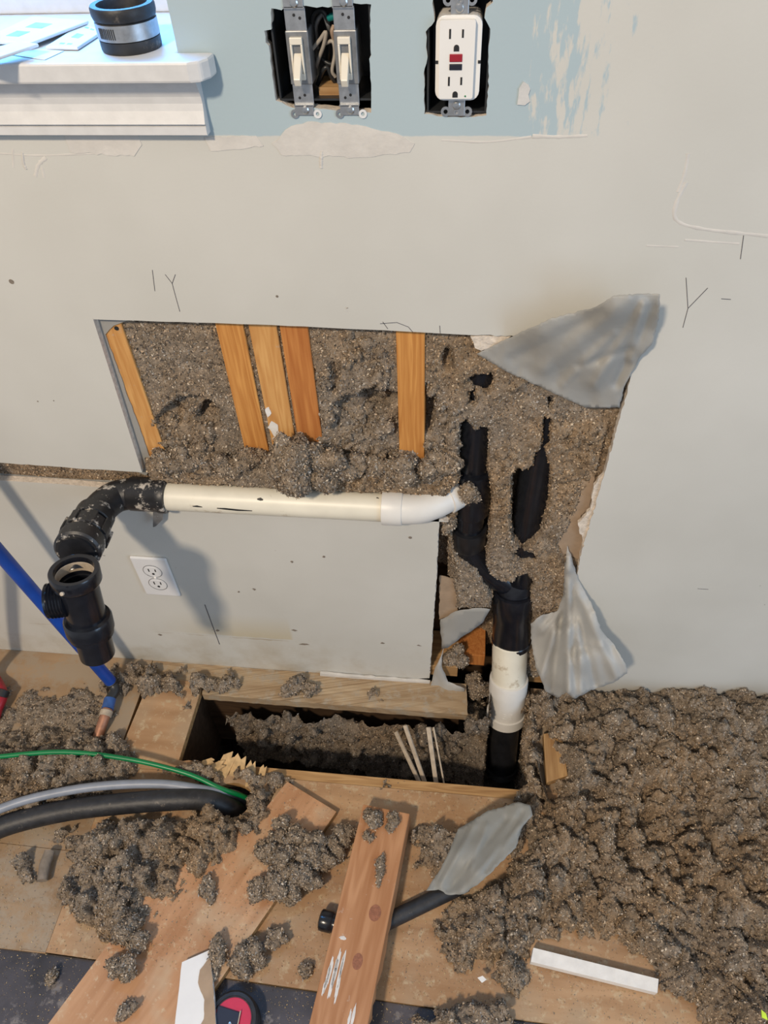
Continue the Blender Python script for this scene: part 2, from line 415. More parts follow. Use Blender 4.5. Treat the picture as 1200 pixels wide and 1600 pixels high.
def smooth_path(pts, k=8):
    """Catmull-Rom through points"""
    pts = [Vector(p) for p in pts]; q = [pts[0] * 2 - pts[1]] + pts + [pts[-1] * 2 - pts[-2]]; out = []
    for i in range(1, len(q) - 2):
        for j in range(k):
            t = j / k; a, b, c, d = q[i - 1], q[i], q[i + 1], q[i + 2]
            out.append(.5 * ((2 * b) + (c - a) * t + (2 * a - 5 * b + 4 * c - d) * t * t + (3 * b - a - 3 * c + d) * t ** 3))
    out.append(pts[-1]); return out

# ================================================================== THE SETTING
DT = .0127
XL, XR, ZT = -1.6, 1.3, 2.4
stool_y = -.032
stool_z = W(290, 97, stool_y)[2]
xj = W(273, 60)[0]                      # right side of the window opening
switch_hole = [(424, 13), (440, 16), (447, 9), (478, 9), (495, 12), (520, 10), (548, 4), (580, 7), (578, 40), (580, 86), (577, 92), (580, 130), (580, 176),
               (560, 176), (545, 173), (520, 172), (505, 170), (480, 168), (455, 168), (440, 160), (431, 157), (425, 110), (420, 72), (415, 66), (413, 48), (424, 46)]
gfci_hole = [(675, -12), (677, 15), (679, 33), (665, 50), (668, 90), (662, 115), (663, 150), (663, 178), (700, 183), (740, 183), (760, 180), (764, 120), (763, 80), (766, 45), (757, 28), (760, 12), (770, 4), (768, -12)]
opening_r = .214
outer = [(XL, 0, W(-300, 716)[2])] + rag(wl([(-300, 716), (0, 723), (110, 731), (222, 738)]), .012, .0007, 3, False)[1:] + wl([(145, 497)]) \
    + rag(wl([(146, 499), (400, 507), (600, 516), (745, 524)]), .02, .0004, 4, False) \
    + rag([tuple(W(745, 524)), (opening_r - .01, 0, .868), (opening_r + .003, 0, .80), (opening_r, 0, .60), (opening_r - .004, 0, .45), (opening_r - .001, 0, .30), (opening_r - .006, 0, .1), (opening_r - .006, 0, 0)], .006, .0012, 5, False)[1:] \
    + [(XR, 0, 0), (XR, 0, ZT), (XL, 0, ZT)]
outer = flatten(outer, 1, 0.0)
win = [(-1.15, 0, stool_z - .004), (xj, 0, stool_z - .004), (xj, 0, 2.12), (-1.15, 0, 2.12)]
b = MB().sheet(outer, [flatten(rag(wl(switch_hole), .004, .0006, 1), 1, 0.0), flatten(rag(wl(gfci_hole), .004, .0007, 2), 1, 0.0), win], (0, DT, 0), 0, 1)
wall = b.build('wall_back', [M_WALL, M_GYP], org=(0, 0, 0))
tag(wall, 'beige drywall cut open around the drain, old blue paint near the window', kind='structure')
# sheet of drywall left under the pipe
pax = [W(-400, 700), W(-300, 735)]
pipe_z = .5415
lower = wl([(-300, 738), (0, 751), (100, 757), (170, 763)]) + [(-.50, 0, pipe_z - .034), (-.012, 0, pipe_z - .034)] \
    + rag(wl([(686, 812), (682, 900), (676, 990), (671, 1060)]), .006, .0012, 9, False) + wl([(640, 1061), (500, 1054), (300, 1042), (0, 1030), (-300, 1018)])
lower = flatten(lower, 1, .0005)
o = MB().sheet(lower, [], (0, DT, 0), 0, 1).build('lower_drywall', [M_WALL, M_GYP], wall)
tag(o, 'lower drywall sheet left under the white pipe')
# studs
def stud(pxr, mt, z1=1.1, w=.0381, x=None):
    xr = W(pxr, 507, DT)[0] if x is None else x
    o = MB().box(xr - w, xr, DT + .0005, DT + .0895, .04, z1).build('wall_stud', mt, wall, bevel=.0015)
    return o
stud(189, M_STUD2); stud(379, M_STUD); stud(431, M_STUD2); stud(480, M_STUD3); stud(664, M_STUD)
stud(0, M_STUD, x=opening_r + .055)
MB().box(XL, .02, DT + .0005, DT + .0895, .002, .04).build('bottom_plate', M_EDGE, wall, bevel=.001)
MB().box(.15, XR, DT + .0005, DT + .0895, .002, .04).build('bottom_plate', M_EDGE, wall, bevel=.001)
MB().box(.02, .075, DT + .012, DT + .0895, .035, .073).build('bottom_plate', M_STUD3, wall, bevel=.001)
# outside sheathing
b = MB().sheet([(XL, .108, -.5), (XR, .108, -.5), (XR, .108, ZT), (XL, .108, ZT)], [[(-1.15, .108, stool_z - .03), (xj + .004, .108, stool_z - .03), (xj + .004, .108, 2.12), (-1.15, .108, 2.12)]], (0, .012, 0))
b.build('sheathing', M_DARKW, wall)
# cream strip under the right end of the sheet
b = MB().ngon3(rag(wl([(500, 1052), (560, 1057), (672, 1066), (668, 1088), (600, 1081), (500, 1070)], -.006), .012, .0012, 21), (0, .005, 0))
b.build('wall_footing_strip', M_COMP, wall)
# joint compound left on the wall, each a thin layer standing proud
def patch(pxs, t=.0006, mt=M_COMP, amp=.0012, seed=1, step=.005, name='compound_patch'):
    return MB().ngon3(flatten(rag(wl(pxs), step, amp, seed), 1, 0.0), (0, -t, 0)).build(name, mt, wall)
patch([(425, 224), (440, 210), (455, 197), (480, 190), (540, 192), (590, 203), (628, 212), (648, 224), (640, 238), (560, 246), (440, 242)], seed=2)
patch([(100, 208), (215, 209), (222, 226), (210, 244), (110, 238), (104, 222)], seed=3)
patch([(320, 214), (400, 212), (412, 228), (330, 236)], seed=4)
patch([(808, 163), (811, 138), (818, 127), (826, 132), (828, 158), (820, 164)], .0012, M_SKIM, seed=5)
for k, (pa, r) in enumerate([([(503, 236), (502, 250), (502, 262)], .0022), ([(500, 235), (560, 234), (640, 236)], .0008), ([(20, 232), (21, 262)], .0008), ([(35, 238), (37, 255), (41, 264)], .0016),
                             ([(72, 246), (60, 258), (55, 276)], .0013), ([(66, 262), (69, 278)], .001), ([(1072, 285), (1056, 320), (1058, 345), (1100, 358), (1200, 369)], .0013), ([(1070, 375), (1155, 381)], .0007),
                             ([(1075, 240), (1070, 270), (1060, 300)], .0012), ([(1010, 384), (1060, 386)], .0006), ([(832, 213), (880, 214), (918, 212)], .0012), ([(690, 219), (760, 222), (830, 214)], .0007), ([(0, 240), (60, 243), (150, 240)], .0006)]):
    pts = smooth_path(wl(pa, 0.0), 6)
    tb = MB().tube(pts, [r * (.7 + .6 * rnd.random()) * (1 if r > .0015 else 1.6) for _ in pts], 8); tb.v = [(x, y * (.6 if r > .0015 else .22), z) for x, y, z in tb.v]
    tb.build('compound_ridge', M_COMP, wall, smooth=60)
# pencil lines
def stroke(pxs, w=.0007, y=-.0003):
    pts = [Vector(p) for p in wl(pxs, y)]; b = MB()
    for a, c in zip(pts, pts[1:]):
        d = (c - a).normalized(); nn = Vector((-d.z, 0, d.x)) * w * .5
        b.add([a - nn, c - nn, c + nn, a + nn, *(p + Vector((0, .0004, 0)) for p in (a - nn, c - nn, c + nn, a + nn))], [(0, 1, 2, 3), (4, 7, 6, 5), (0, 4, 5, 1), (1, 5, 6, 2), (2, 6, 7, 3), (3, 7, 4, 0)])
    return b
for ss in [[[(238, 422), (242, 455)]], [[(258, 429), (269, 443), (274, 462), (281, 487)], [(274, 429), (269, 443)]], [[(1072, 434), (1075, 482), (1067, 512)], [(1106, 450), (1075, 482)]], [[(1127, 467), (1142, 468)]],
           [[(1162, 368), (1157, 405)]], [[(594, 506), (620, 504), (638, 511), (645, 519)], [(598, 503), (606, 514)]], [[(687, 509), (688, 521)]], [[(1090, 920), (1107, 921)]]]:
    b = MB()
    for s_ in ss: q = stroke(s_); b.add(q.v, q.f)
    b.build('pencil_mark', M_PENCIL, wall)
stroke([(320, 945), (334, 983), (343, 1007)], .0012).build('scratch', M_PENCIL, wall)
for (a, c, r) in [(18, 440, .0035), (433, 463, .0018), (641, 840, .003), (59, 627, .0012), (84, 626, .001), (437, 738, .001)]:
    p = W(a, c); MB().lathe([(0, -.0004), (r, -.0003), (r * .9, .0002)], p, (0, 1, 0), 9).build('nail_hole', M_CORK, wall)
for (a, c, l) in [(397, 921, 5), (373, 925, 3), (460, 985, 8), (475, 1007, 14), (456, 878, 4), (506, 870, 4), (598, 1005, 6), (655, 1009, 6), (250, 992, 6), (340, 985, 5), (75, 1060, 3)]:
    l *= .6; pts = wl([(a - l, c + rnd.uniform(-1, 1)), (a - l * .3, c - 1.4), (a + l * .5, c - rnd.uniform(0, 1.4)), (a + l, c + .5), (a + l * .2, c + rnd.uniform(.6, 2))], -.0002)
    MB().ngon3(pts, (0, .0005, 0)).build('scuff_mark', M_CORK, wall)
for (a, c) in ((432, 702), (629, 712), (182, 513)):
    p = W(a, c, DT); MB().lathe([(0, -.0012), (.0028, -.001), (.0032, 0), (.0032, .002)], p, (0, 1, 0), 12).build('nail_head', M_BLK, wall)
for k, pp in enumerate([[(418, 668), (424, 658), (434, 664), (436, 676), (430, 684), (424, 674)], [(434, 686), (438, 690), (436, 700), (432, 696)], [(414, 640), (420, 636), (424, 646), (418, 652)]]):
    MB().ngon3(flatten(rag(wl(pp, DT), .004, .0008, 70 + k), 1, DT + .0004), (0, -.0006, 0)).build('paint_smear', M_WPAINT, wall)
# torn drywall paper at the right side of the opening and at its top corner
MB().ngon3(flatten(rag(wl([(932, 742), (922, 800), (908, 812), (915, 850), (905, 880), (880, 870), (868, 845), (890, 800), (915, 745)], .004), .008, .0015, 31), 1, .0125), (0, .0015, 0)).build('torn_paper', M_KRAFT, wall)
MB().ngon3(flatten(rag(wl([(945, 740), (935, 790), (930, 830), (916, 868), (903, 818), (922, 798), (928, 760)], .002), .006, .0015, 32), 1, .003), (0, .006, 0)).build('torn_gypsum', M_GYP, wall)
MB().ngon3(rag(wl([(735, 526), (800, 524), (775, 540), (752, 548), (742, 544)], .003), .008, .001, 33), (0, .007, 0)).build('torn_gypsum', M_GYP, wall)
MB().ngon3(flatten(rag(wl([(687, 900), (708, 905), (717, 935), (714, 962), (694, 965), (686, 968)], .02), .008, .0015, 34), 1, .02), (.0, .002, 0)).build('torn_paper', M_KRAFT, wall)

# window: stool, apron, frame, pane
xh = F(330, 76, stool_z)[0]
xs = W(290, 97, stool_y)[0]
stool = [(-1.25, stool_y), (xs, stool_y), (xs + .012, stool_y + .004), (xh + .004, -.018), (xh + .006, -.001), (xj, -.001), (xj, .17), (-1.15, .17), (-1.15, -.001), (-1.25, -.001)]
win_o = MB().ngon3([(x, y, stool_z - .019) for x, y in stool], (0, 0, .019)).build('window_1', M_TRIM, bevel=.0025)
tag(win_o, 'white window with painted sill, daylight falling in from outside', kind='structure')
az = stool_z - .019; h = az - 1.1095; xa = W(320, 185, -.01)[0]
prof = [(0, 0), (-.0175, 0), (-.0165, -.06 * h), (-.0125, -.20 * h), (-.0090, -.34 * h), (-.0080, -.46 * h), (-.0092, -.58 * h), (-.012, -.72 * h), (-.0135, -.79 * h), (-.0095, -.80 * h), (-.0095, -.83 * h), (-.0125, -.84 * h), (-.0125, -.985 * h), (-.0115, -h), (0, -h)]
b = MB(); n = len(prof)
b.add([(-1.2, y, az + z) for y, z in prof] + [(xa, y, az + z) for y, z in prof], [(i, (i + 1) % n, n + (i + 1) % n, n + i) for i in range(n)] + [tuple(range(n)), tuple(range(2 * n - 1, n - 1, -1))])
b.build('apron', M_TRIM, win_o)
MB().box(xj + .0005, xj + .012, DT, .19, stool_z - .02, 2.12).build('jamb', M_TRIM, win_o)
MB().box(-1.16, -1.15, 0, .19, stool_z - .02, 2.12).build('jamb', M_TRIM, win_o)
yb = F(130, 10, stool_z)[1]
b = MB().box(-1.15, xj, .15, .19, stool_z, stool_z + .03).box(-1.15, xj, .165, .19, stool_z + .03, stool_z + .055)
b.box(-1.15, -1.10, .15, .19, stool_z + .03, 2.1).box(xj - .045, xj, .15, .19, stool_z + .03, 2.1).box(-1.15, xj, .15, .19, 2.07, 2.12)
b.build('window_frame', M_TRIM, win_o, bevel=.002)
MB().box(-1.10, xj - .045, .172, .176, stool_z + .055, 2.07).build('pane', M_GLASS, win_o)
# floor -----------------------------------------------------------
FT = .018
hx0, hx1, hy0, hy1 = -.527, .20, -.221, -.072
dk = [(-1.6, -.560), (-.70, -.572), (.128, -.589), (1.3, -.60)]
hole_c = F(362, 1250, 0)
circ = [(hole_c[0] + .040 * math.cos(a) * (1 + .06 * math.sin(3 * a)), hole_c[1] + .034 * math.sin(a), 0) for a in [i * 2 * math.pi / 22 for i in range(22)]]
xsplit = -.655
front = [(xsplit, -.245, 0)] + [(hx0 + .0, -.245, 0)] + rag([(hx0, hy0, 0), (-.44, hy0 + .004, 0), (-.38, -.222, 0)], .008, .002, 41, False) + [(-.37, -.240, 0), (.155, -.240, 0), (.17, hy0, 0), (.25, hy0, 0), (XR, hy0, 0)] + [(x, y, 0) for x, y in dk[::-1][:3]] + [(xsplit, -.574, 0)]
floor = MB().sheet(front, [circ], (0, 0, -FT), 0, 1).build('floor', [M_PLY, M_EDGE], org=(0, 0, 0))
tag(floor, 'plywood subfloor with a rectangular hole cut by the wall', kind='structure')
MB().ngon3([(-1.6, -.574, -.001), (xsplit - .001, -.574, -.001), (xsplit - .001, -.41, -.001), (-1.6, -.40, -.001)], (0, 0, -FT), 0, 1).build('floor_panel', [M_PLYD, M_EDGE], floor)
MB().ngon3([(-1.6, -.399, -.0015), (xsplit - .001, -.409, -.0015), (xsplit - .001, 0, -.0015), (-1.6, 0, -.0015)], (0, 0, -FT), 0, 1).build('floor_panel', [M_PLYD, M_EDGE], floor)
MB().ngon3([(xsplit, -.2445, .001), (hx0, -.2445, .001), (hx0 + .001, -.045, .001), (xsplit + .01, -.045, .001)], (0, 0, -FT), 0, 1).build('floor_panel', [M_PLY, M_EDGE], floor, bevel=.001)
MB().ngon3(rag([(xsplit, -.045, -.003), (hx0, -.045, -.003), (hx0 + .005, hy1, -.003), (.045, hy1, -.003), (.04, 0, -.003), (xsplit, 0, -.003)], .012, .0008, 44), (0, 0, -.022), 0, 0).build('floor_ledge', M_LEDGE, floor)
MB().ngon3([(hx1 - .025, hy0, -.001), (XR, hy0, -.001), (XR, 0, -.001), (hx1 - .025, 0, -.001)], (0, 0, -FT), 0, 1).build('floor_panel', [M_PLYD, M_EDGE], floor)
MB().box(-.375, .158, -.2395, -.2195, -.12, -.002).build('joist_edge', M_EDGE, floor, bevel=.001)
MB().ngon3([(x, y - .0008, -.006) for x, y in dk] + [(XR, -2.2, -.006), (XL, -2.2, -.006)], (0, 0, -.012)).build('dark_flooring', M_DARKF, floor)
# joists and ground under the floor
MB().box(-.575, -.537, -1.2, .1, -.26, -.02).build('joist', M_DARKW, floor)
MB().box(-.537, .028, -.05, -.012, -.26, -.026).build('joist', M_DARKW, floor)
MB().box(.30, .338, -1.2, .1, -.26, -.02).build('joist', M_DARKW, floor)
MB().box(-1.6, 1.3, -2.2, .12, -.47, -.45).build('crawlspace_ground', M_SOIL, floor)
# torn splinters at the corner of the hole
for k, (a, c, l, w_, ang) in enumerate([(335, 1200, .05, .018, .5), (352, 1196, .06, .03, 1.1), (372, 1200, .055, .03, 1.5), (392, 1208, .05, .02, 1.7), (325, 1190, .03, .012, .2), (410, 1207, .03, .014, 1.4)]):
    p = Vector(F(a, c, .008)); d = Vector((math.cos(ang), math.sin(ang), .35 + .1 * (k % 3))).normalized(); s_ = Vector((-d.y, d.x, 0)).normalized()
    r_ = random.Random(k); b = MB()
    q = [p - d * l * .5 - s_ * w_ * .5, p - d * l * .5 + s_ * w_ * .5, p + d * l * .25 + s_ * w_ * .5, p + d * l * .5 + s_ * w_ * .2 * r_.random(), p + d * l * .3 - s_ * w_ * .1, p + d * l * .45 - s_ * w_ * .4]
    b.ngon3(q, (0, 0, -.004)).build('wood_splinter', M_SPLINT, floor)
# ================================================================== INSULATION
def cell_color(n, dark=1.0, rs=NR):
    """colours of single flakes: mostly grey brown, some pale, some dark"""
    t = rs.rand(n, 1); base = np.array([.385, .295, .21]) * (.55 + .8 * rs.rand(n, 1))
    pale = np.array([.60, .505, .39]) * (.8 + .4 * rs.rand(n, 1)); drk = np.array([.105, .085, .07]) * (.6 + .8 * rs.rand(n, 1)); gry = np.array([.375, .34, .30]) * (.7 + .6 * rs.rand(n, 1))
    c = np.where(t < .52, base, np.where(t < .70, gry, np.where(t < .82, pale, drk))); return np.clip(c * dark, 0, 1)
def tris(Fq): return Fq if Fq.shape[1] == 3 else np.concatenate([Fq[:, [0, 1, 2]], Fq[:, [0, 2, 3]]])
def mesh_np(name, V, Fq, C, mt=M_CELL, parent=None, org=None):
    V = np.asarray(V, float); Fq = tris(Fq)
    if parent is None:
        org = np.array([(V[:, 0].min() + V[:, 0].max()) / 2, (V[:, 1].min() + V[:, 1].max()) / 2, V[:, 2].min()]) if org is None else np.array(org)
    else: org = np.array(origin_of(parent))
    me = bpy.data.meshes.new(name); n = len(V); k = Fq.shape[1]; nf = len(Fq)
    me.vertices.add(n); me.vertices.foreach_set('co', (V - org).astype(np.float32).ravel())
    me.loops.add(nf * k); me.loops.foreach_set('vertex_index', Fq.astype(np.int32).ravel())
    me.polygons.add(nf); me.polygons.foreach_set('loop_start', np.arange(0, nf * k, k, dtype=np.int32))
    me.update(calc_edges=True)
    ca = me.color_attributes.new('Col', 'FLOAT_COLOR', 'POINT')
    ca.data.foreach_set('color', np.concatenate([C, np.ones((n, 1))], 1).astype(np.float32).ravel())
    me.materials.append(mt); me.validate()
    o = bpy.data.objects.new(name, me); col.objects.link(o)
    if parent is None: o.location = org
    else: o.parent = parent
    ORG[o.name] = Vector(org); return o
def flakes(Pts, Nrm, s0, s1, rs=NR, lift=.35, dark=1.0):
    """small bent scraps of fibre: two triangles sharing an edge each (a quad)"""
    n = len(Pts); t = rs.randn(n, 3); t /= np.linalg.norm(t, axis=1, keepdims=True)
    t = t - .55 * Nrm * (t * Nrm).sum(1, keepdims=True); t /= np.linalg.norm(t, axis=1, keepdims=True)
    u = np.cross(t, Nrm + .6 * rs.randn(n, 3)); u /= np.linalg.norm(u, axis=1, keepdims=True) + 1e-9
    L = s0 + (s1 - s0) * rs.rand(n, 1) ** 1.6; w = L * (.25 + .5 * rs.rand(n, 1))
    c = Pts + Nrm * L * lift * rs.rand(n, 1)
    bend = Nrm * L * (.35 * (rs.rand(n, 1) - .4))
    V = np.stack([c - t * L * .5 - u * w * .3, c - t * L * .1 + u * w * .5 + bend, c + t * L * .5 + u * w * .2, c + t * L * .05 - u * w * .5 + bend], 1).reshape(-1, 3)
    Fq = np.arange(4 * n).reshape(n, 4); C = np.repeat(cell_color(n, dark, rs), 4, 0)
    return V, Fq, C
def join(parts):
    Vs, Fs, Cs, k = [], [], [], 0
    for V, Fq, C in parts: Vs.append(V); Fs.append(tris(Fq) + k); Cs.append(C); k += len(V)
    return np.concatenate(Vs), np.concatenate(Fs), np.concatenate(Cs)
def field(X, Y, Z, keep, dens, s0, s1, dark=None, seed=1, facing=None, lumps=None):
    """grid surface + flakes; keep: bool mask per vertex"""
    rs = np.random.RandomState(seed); ny, nx = X.shape; V = np.stack([X, Y, Z], -1)
    idx = np.arange(nx * ny).reshape(ny, nx)
    q = np.stack([idx[:-1, :-1], idx[:-1, 1:], idx[1:, 1:], idx[1:, :-1]], -1).reshape(-1, 4)
    q = q[keep.ravel()[q].all(1)]
    Vf = V.reshape(-1, 3)
    used = np.unique(q); remap = -np.ones(len(Vf), int); remap[used] = np.arange(len(used)); q = remap[q]; Vf = Vf[used]
    dk = np.ones(nx * ny) if dark is None else dark.ravel(); dk = dk[used]
    tone = .7 + .6 * vnoise(Vf[:, 0] * 90, (Vf[:, 1] + Vf[:, 2]) * 90, 3)
    def hue(Q):
        t_h = sst((fbm(Q[:, 0] * 7, (Q[:, 1] + Q[:, 2]) * 7, 61, 3) - .28) * 3.2)[:, None]; return np.array([1.06, .96, .83]) * (1 - t_h) + np.array([1.0, 1.0, 1.0]) * t_h
    C = np.array([.25, .20, .15]) * (tone * dk)[:, None] * hue(Vf)
    a, b_, c, d = Vf[q[:, 0]], Vf[q[:, 1]], Vf[q[:, 2]], Vf[q[:, 3]]
    nr = np.cross(c - a, d - b_); ar = np.linalg.norm(nr, axis=1); nr = nr / (ar[:, None] + 1e-12)
    if facing is not None: nr *= np.sign((nr @ np.array(facing)))[:, None]
    n = int(dens * ar.sum() * .5); pick = rs.choice(len(q), n, p=ar / ar.sum()); uv = rs.rand(n, 2)
    pt = a[pick] * ((1 - uv[:, :1]) * (1 - uv[:, 1:])) + b_[pick] * (uv[:, :1] * (1 - uv[:, 1:])) + c[pick] * (uv[:, :1] * uv[:, 1:]) + d[pick] * ((1 - uv[:, :1]) * uv[:, 1:])
    fv = flakes(pt, nr[pick], s0, s1, rs); fd = dk[q[:, 0]][pick]
    parts = [(Vf, q, C), (fv[0], fv[1], fv[2] * np.repeat(fd, 4)[:, None] * hue(fv[0]))]
    if lumps is not None:
        cnt, r0, r1, wgt, sink = lumps; wv = (wgt.ravel() * keep.ravel()); fc = np.array(facing, float); fc /= np.linalg.norm(fc)
        for pk in rs.choice(nx * ny, cnt, p=wv / wv.sum()):
            r = r0 + (r1 - r0) * rs.rand() ** 2; S, Ft = LUMPS[rs.randint(len(LUMPS))]
            Q, _ = np.linalg.qr(rs.randn(3, 3)); S = S @ Q.T * r * np.array([1, 1, 1]); c0 = V.reshape(-1, 3)[pk] + fc * r * sink; S = S + c0
            a, b_, c = S[Ft[:, 0]], S[Ft[:, 1]], S[Ft[:, 2]]; nl = np.cross(b_ - a, c - a); al = np.linalg.norm(nl, axis=1); nl /= al[:, None] + 1e-12
            nl *= np.sign(((a + b_ + c) / 3 - c0)[:, None, :] @ nl[:, :, None])[:, :, 0] if np.linalg.det(Q) < 0 else 1
            m_ = int(al.sum() * .5 * dens * 1.0); pf = rs.choice(len(Ft), m_, p=al / al.sum()); ww = rs.dirichlet((1, 1, 1), m_)
            f2 = flakes(a[pf] * ww[:, :1] + b_[pf] * ww[:, 1:2] + c[pf] * ww[:, 2:], nl[pf], s0, s1, rs); dq = (dk[0] if dark is None else dark.ravel()[pk])
            parts += [(S, Ft, (np.array([.25, .20, .15]) * (.6 + .7 * rs.rand(len(S), 1)) * dq) * hue(S)), (f2[0], f2[1], f2[2] * dq * hue(f2[0]))]
    return join(parts)
def ico(sub):
    bm = bmesh.new(); bmesh.ops.create_icosphere(bm, subdivisions=sub, radius=1.0)
    V = np.array([v.co[:] for v in bm.verts]); Ft = np.array([[v.index for v in f.verts] for f in bm.faces]); bm.free(); return V, Ft
ICO4 = ico(4); ICO3 = ico(3)
def lobes(V, seed, k):
    """radius of a union of lobes seen from the middle"""
    rs = np.random.RandomState(seed); L = rs.randn(k, 3); L /= np.linalg.norm(L, axis=1, keepdims=True); L = L * rs.uniform(.35, .85, (k, 1)); rad = rs.uniform(.28, .55, k)
    d = np.full(len(V), .42)
    for q in range(k):
        bq = V @ L[q]; disc = rad[q] ** 2 - (L[q] @ L[q]) + bq ** 2
        d = np.maximum(d, np.where(disc > 0, bq + np.sqrt(np.clip(disc, 0, None)), 0))
    return d * (.82 + .36 * clumps(V[:, 0] * 1.0 + V[:, 2] * .6 + seed, V[:, 1] - V[:, 2] * .5, .34, seed)) + .10 * (fbm(V[:, 0] * 6 + seed, V[:, 1] * 6 + V[:, 2] * 4, seed, 3) - .5) * 2
LUMPS = [(ICO3[0] * lobes(ICO3[0], 900 + i, 10)[:, None], ICO3[1]) for i in range(9)]

# --- behind the drywall: a packed face between the studs, broken up lower down
st = .0023
gx, gz = np.meshgrid(np.arange(-1.05, .262, st), np.arange(.03, .90, st))
px, py = proj(np.stack([gx, np.full_like(gx, .02), gz], -1))
y = np.full_like(gx, .0215)
loose = sst((.74 - gz) / .10) * np.where(px < 700, 1, .55)
loose = np.clip(loose + .9 * sst((fbm(gx * 14, gz * 14, 5) - .52) * 6) * (px > 480), 0, 1)
lump = clumps(gx, gz, .030, 1) * .024 + clumps(gx, gz, .013, 2) * .014 + clumps(gx, gz, .007, 6) * .006
fine = clumps(gx, gz, .008, 3) * .004 + fbm(gx * 300, gz * 300, 4, 3) * .003
y = y + (.012 - lump) * loose - fine
def hollow(cx, cy, rx, ry, dep, s):
    global y
    q = np.hypot((px - cx) / rx, (py - cy) / ry) + .5 * (fbm(gx * 60, gz * 60, s) - .5); y = y + dep * sst((1.15 - q) / .5)
for a in [(590, 630, 36, 26, .030, 1), (560, 650, 40, 32, .026, 2), (620, 645, 20, 30, .028, 3), (300, 640, 40, 22, .022, 4), (325, 655, 22, 18, .03, 5), (262, 655, 20, 20, .02, 6), (300, 715, 30, 14, .022, 7), (360, 710, 16, 26, .02, 8), (668, 640, 14, 40, .035, 9), (735, 600, 14, 14, .02, 10), (700, 560, 10, 20, .02, 11), (520, 590, 12, 30, .015, 12)]: hollow(*a)
# heaps above the pipe
y = np.where((px < 700) & (gz > .612), np.maximum(y, .0172), y)
heap = sst((.612 - gz) / .03) * sst((gz - .566) / .008) * (px < 706) * (px > 225)
y = y - heap * (.010 + .018 * fbm(gx * 22, gz * 12, 8)) - heap * clumps(gx, gz, .022, 12) * .014
y = np.where((gz < .566) & (px < 700), .034, y)
# right bay below the pipe: deep and broken
deep = sst((.52 - gz) / .04) * (gx > -.06)
y = y + deep * .03 * (px < 770)
y = y + .05 * sst((.33 - gz) / .06) * (px < 800)
# bare pipe: push the fill behind the pipes where they show black
BARE = [[(728, 590), (742, 582), (770, 578), (772, 598), (762, 608), (740, 604)], [(718, 660), (728, 650), (742, 668), (758, 660), (764, 664), (762, 740), (770, 780), (760, 880), (775, 900), (810, 905), (830, 935), (832, 1000), (772, 1000), (768, 930), (745, 885), (712, 870), (706, 840), (716, 790), (700, 760), (715, 745)],
        [(733, 606), (744, 606), (742, 628), (733, 626)], [(850, 645), (860, 650), (858, 690), (846, 694)], [(856, 616), (862, 622), (858, 632)], [(800, 730), (818, 722), (832, 728), (838, 700), (850, 694), (860, 730), (856, 790), (842, 832), (828, 842), (816, 852), (800, 840), (796, 800)], [(800, 852), (838, 856), (836, 868), (804, 866)], [(806, 895), (824, 890), (832, 905), (828, 930), (806, 925)]]
rg = (fbm(gx * 130, gz * 130, 9, 3) - .45) * 16
front = np.zeros_like(gx)
for pl in BARE: front = np.maximum(front, sst((sdf(px, py, pl) + rg * .5 + 2) / 5))
near = np.maximum(sst((sdf(px, py, [(705, 555), (880, 555), (870, 860), (850, 960), (700, 960)]) + 10) / 30), 0)
y = np.where(near > 0, y * (1 - near) + near * np.minimum(y, .014 - .5 * fine - .004 * fbm(gx * 80, gz * 80, 22)), y)
y = y + front * .075
y = np.where(gx < -.50, np.clip(y, .0145, .017), y)
edge_ = sst((gx - opening_r + .014) / .008); y = np.maximum(y, edge_ * .0165)
pap = sst((sdf(px, py, [(945, 735), (920, 740), (892, 800), (868, 845), (880, 880), (920, 890)]) + 3) / 6); y = np.maximum(y, pap * .0165)
keep = (y < .106) & ((gx > -.52) | ((gz > .535) & (gz < .665)))
darkc = np.ones_like(gx)
jx = gx + (fbm(gx * 120, gz * 120, 15) - .5) * .006 * loose; jz = gz + (fbm(gx * 120 + 7, gz * 120, 16) - .5) * .006 * loose
o = mesh_np('cavity_insulation', *field(jx, y, jz, keep, 150000, .0016, .0055, darkc, 3, (0, -1, 0), (170, .008, .019, loose * (gz > .585) * (gx > -.47) * ((px < 335) | ((px > 500) & (px < 612)) | ((px > 672) & (px < 712))) * (px > 215), -.35)))
tag(o, 'grey brown cellulose insulation packed between the wall studs', 'insulation', kind='stuff')

# --- floor: loose heaps
st = .0023
gx, gy = np.meshgrid(np.arange(-1.0, .85, st), np.arange(-.74, -.001, st))
px, py = proj(np.stack([gx, gy, np.zeros_like(gx)], -1))
H = np.full_like(gx, -.03)
def heapf(poly, h, edge, s, lumpy=1.0, zref=.02):
    """heap over the outline seen in the photograph at height zref"""
    global H
    qx, qy = proj(np.stack([gx, gy, np.full_like(gx, zref)], -1))
    d = sdf(qx, qy, poly) + (fbm(gx * 45, gy * 45, s, 4) - .47) * 46
    e = np.sqrt(np.clip(d / edge, 0, 1))
    prof_ = -.012 + (h * (.1 + 1.8 * fbm(gx * 13, gy * 13, s + 3, 3)) + .012) * e
    pit_ = sst((.44 - fbm(gx * 38, gy * 38, s + 7, 2)) * 7) * .028
    lum = e * (clumps(gx, gy, .038, s) * .026 + clumps(gx, gy, .017, s + 1) * .016 + clumps(gx, gy, .0095, s + 2) * .010 - pit_) * lumpy
    H = np.maximum(H, np.where(d > 0, prof_ + lum - .008, -.03))
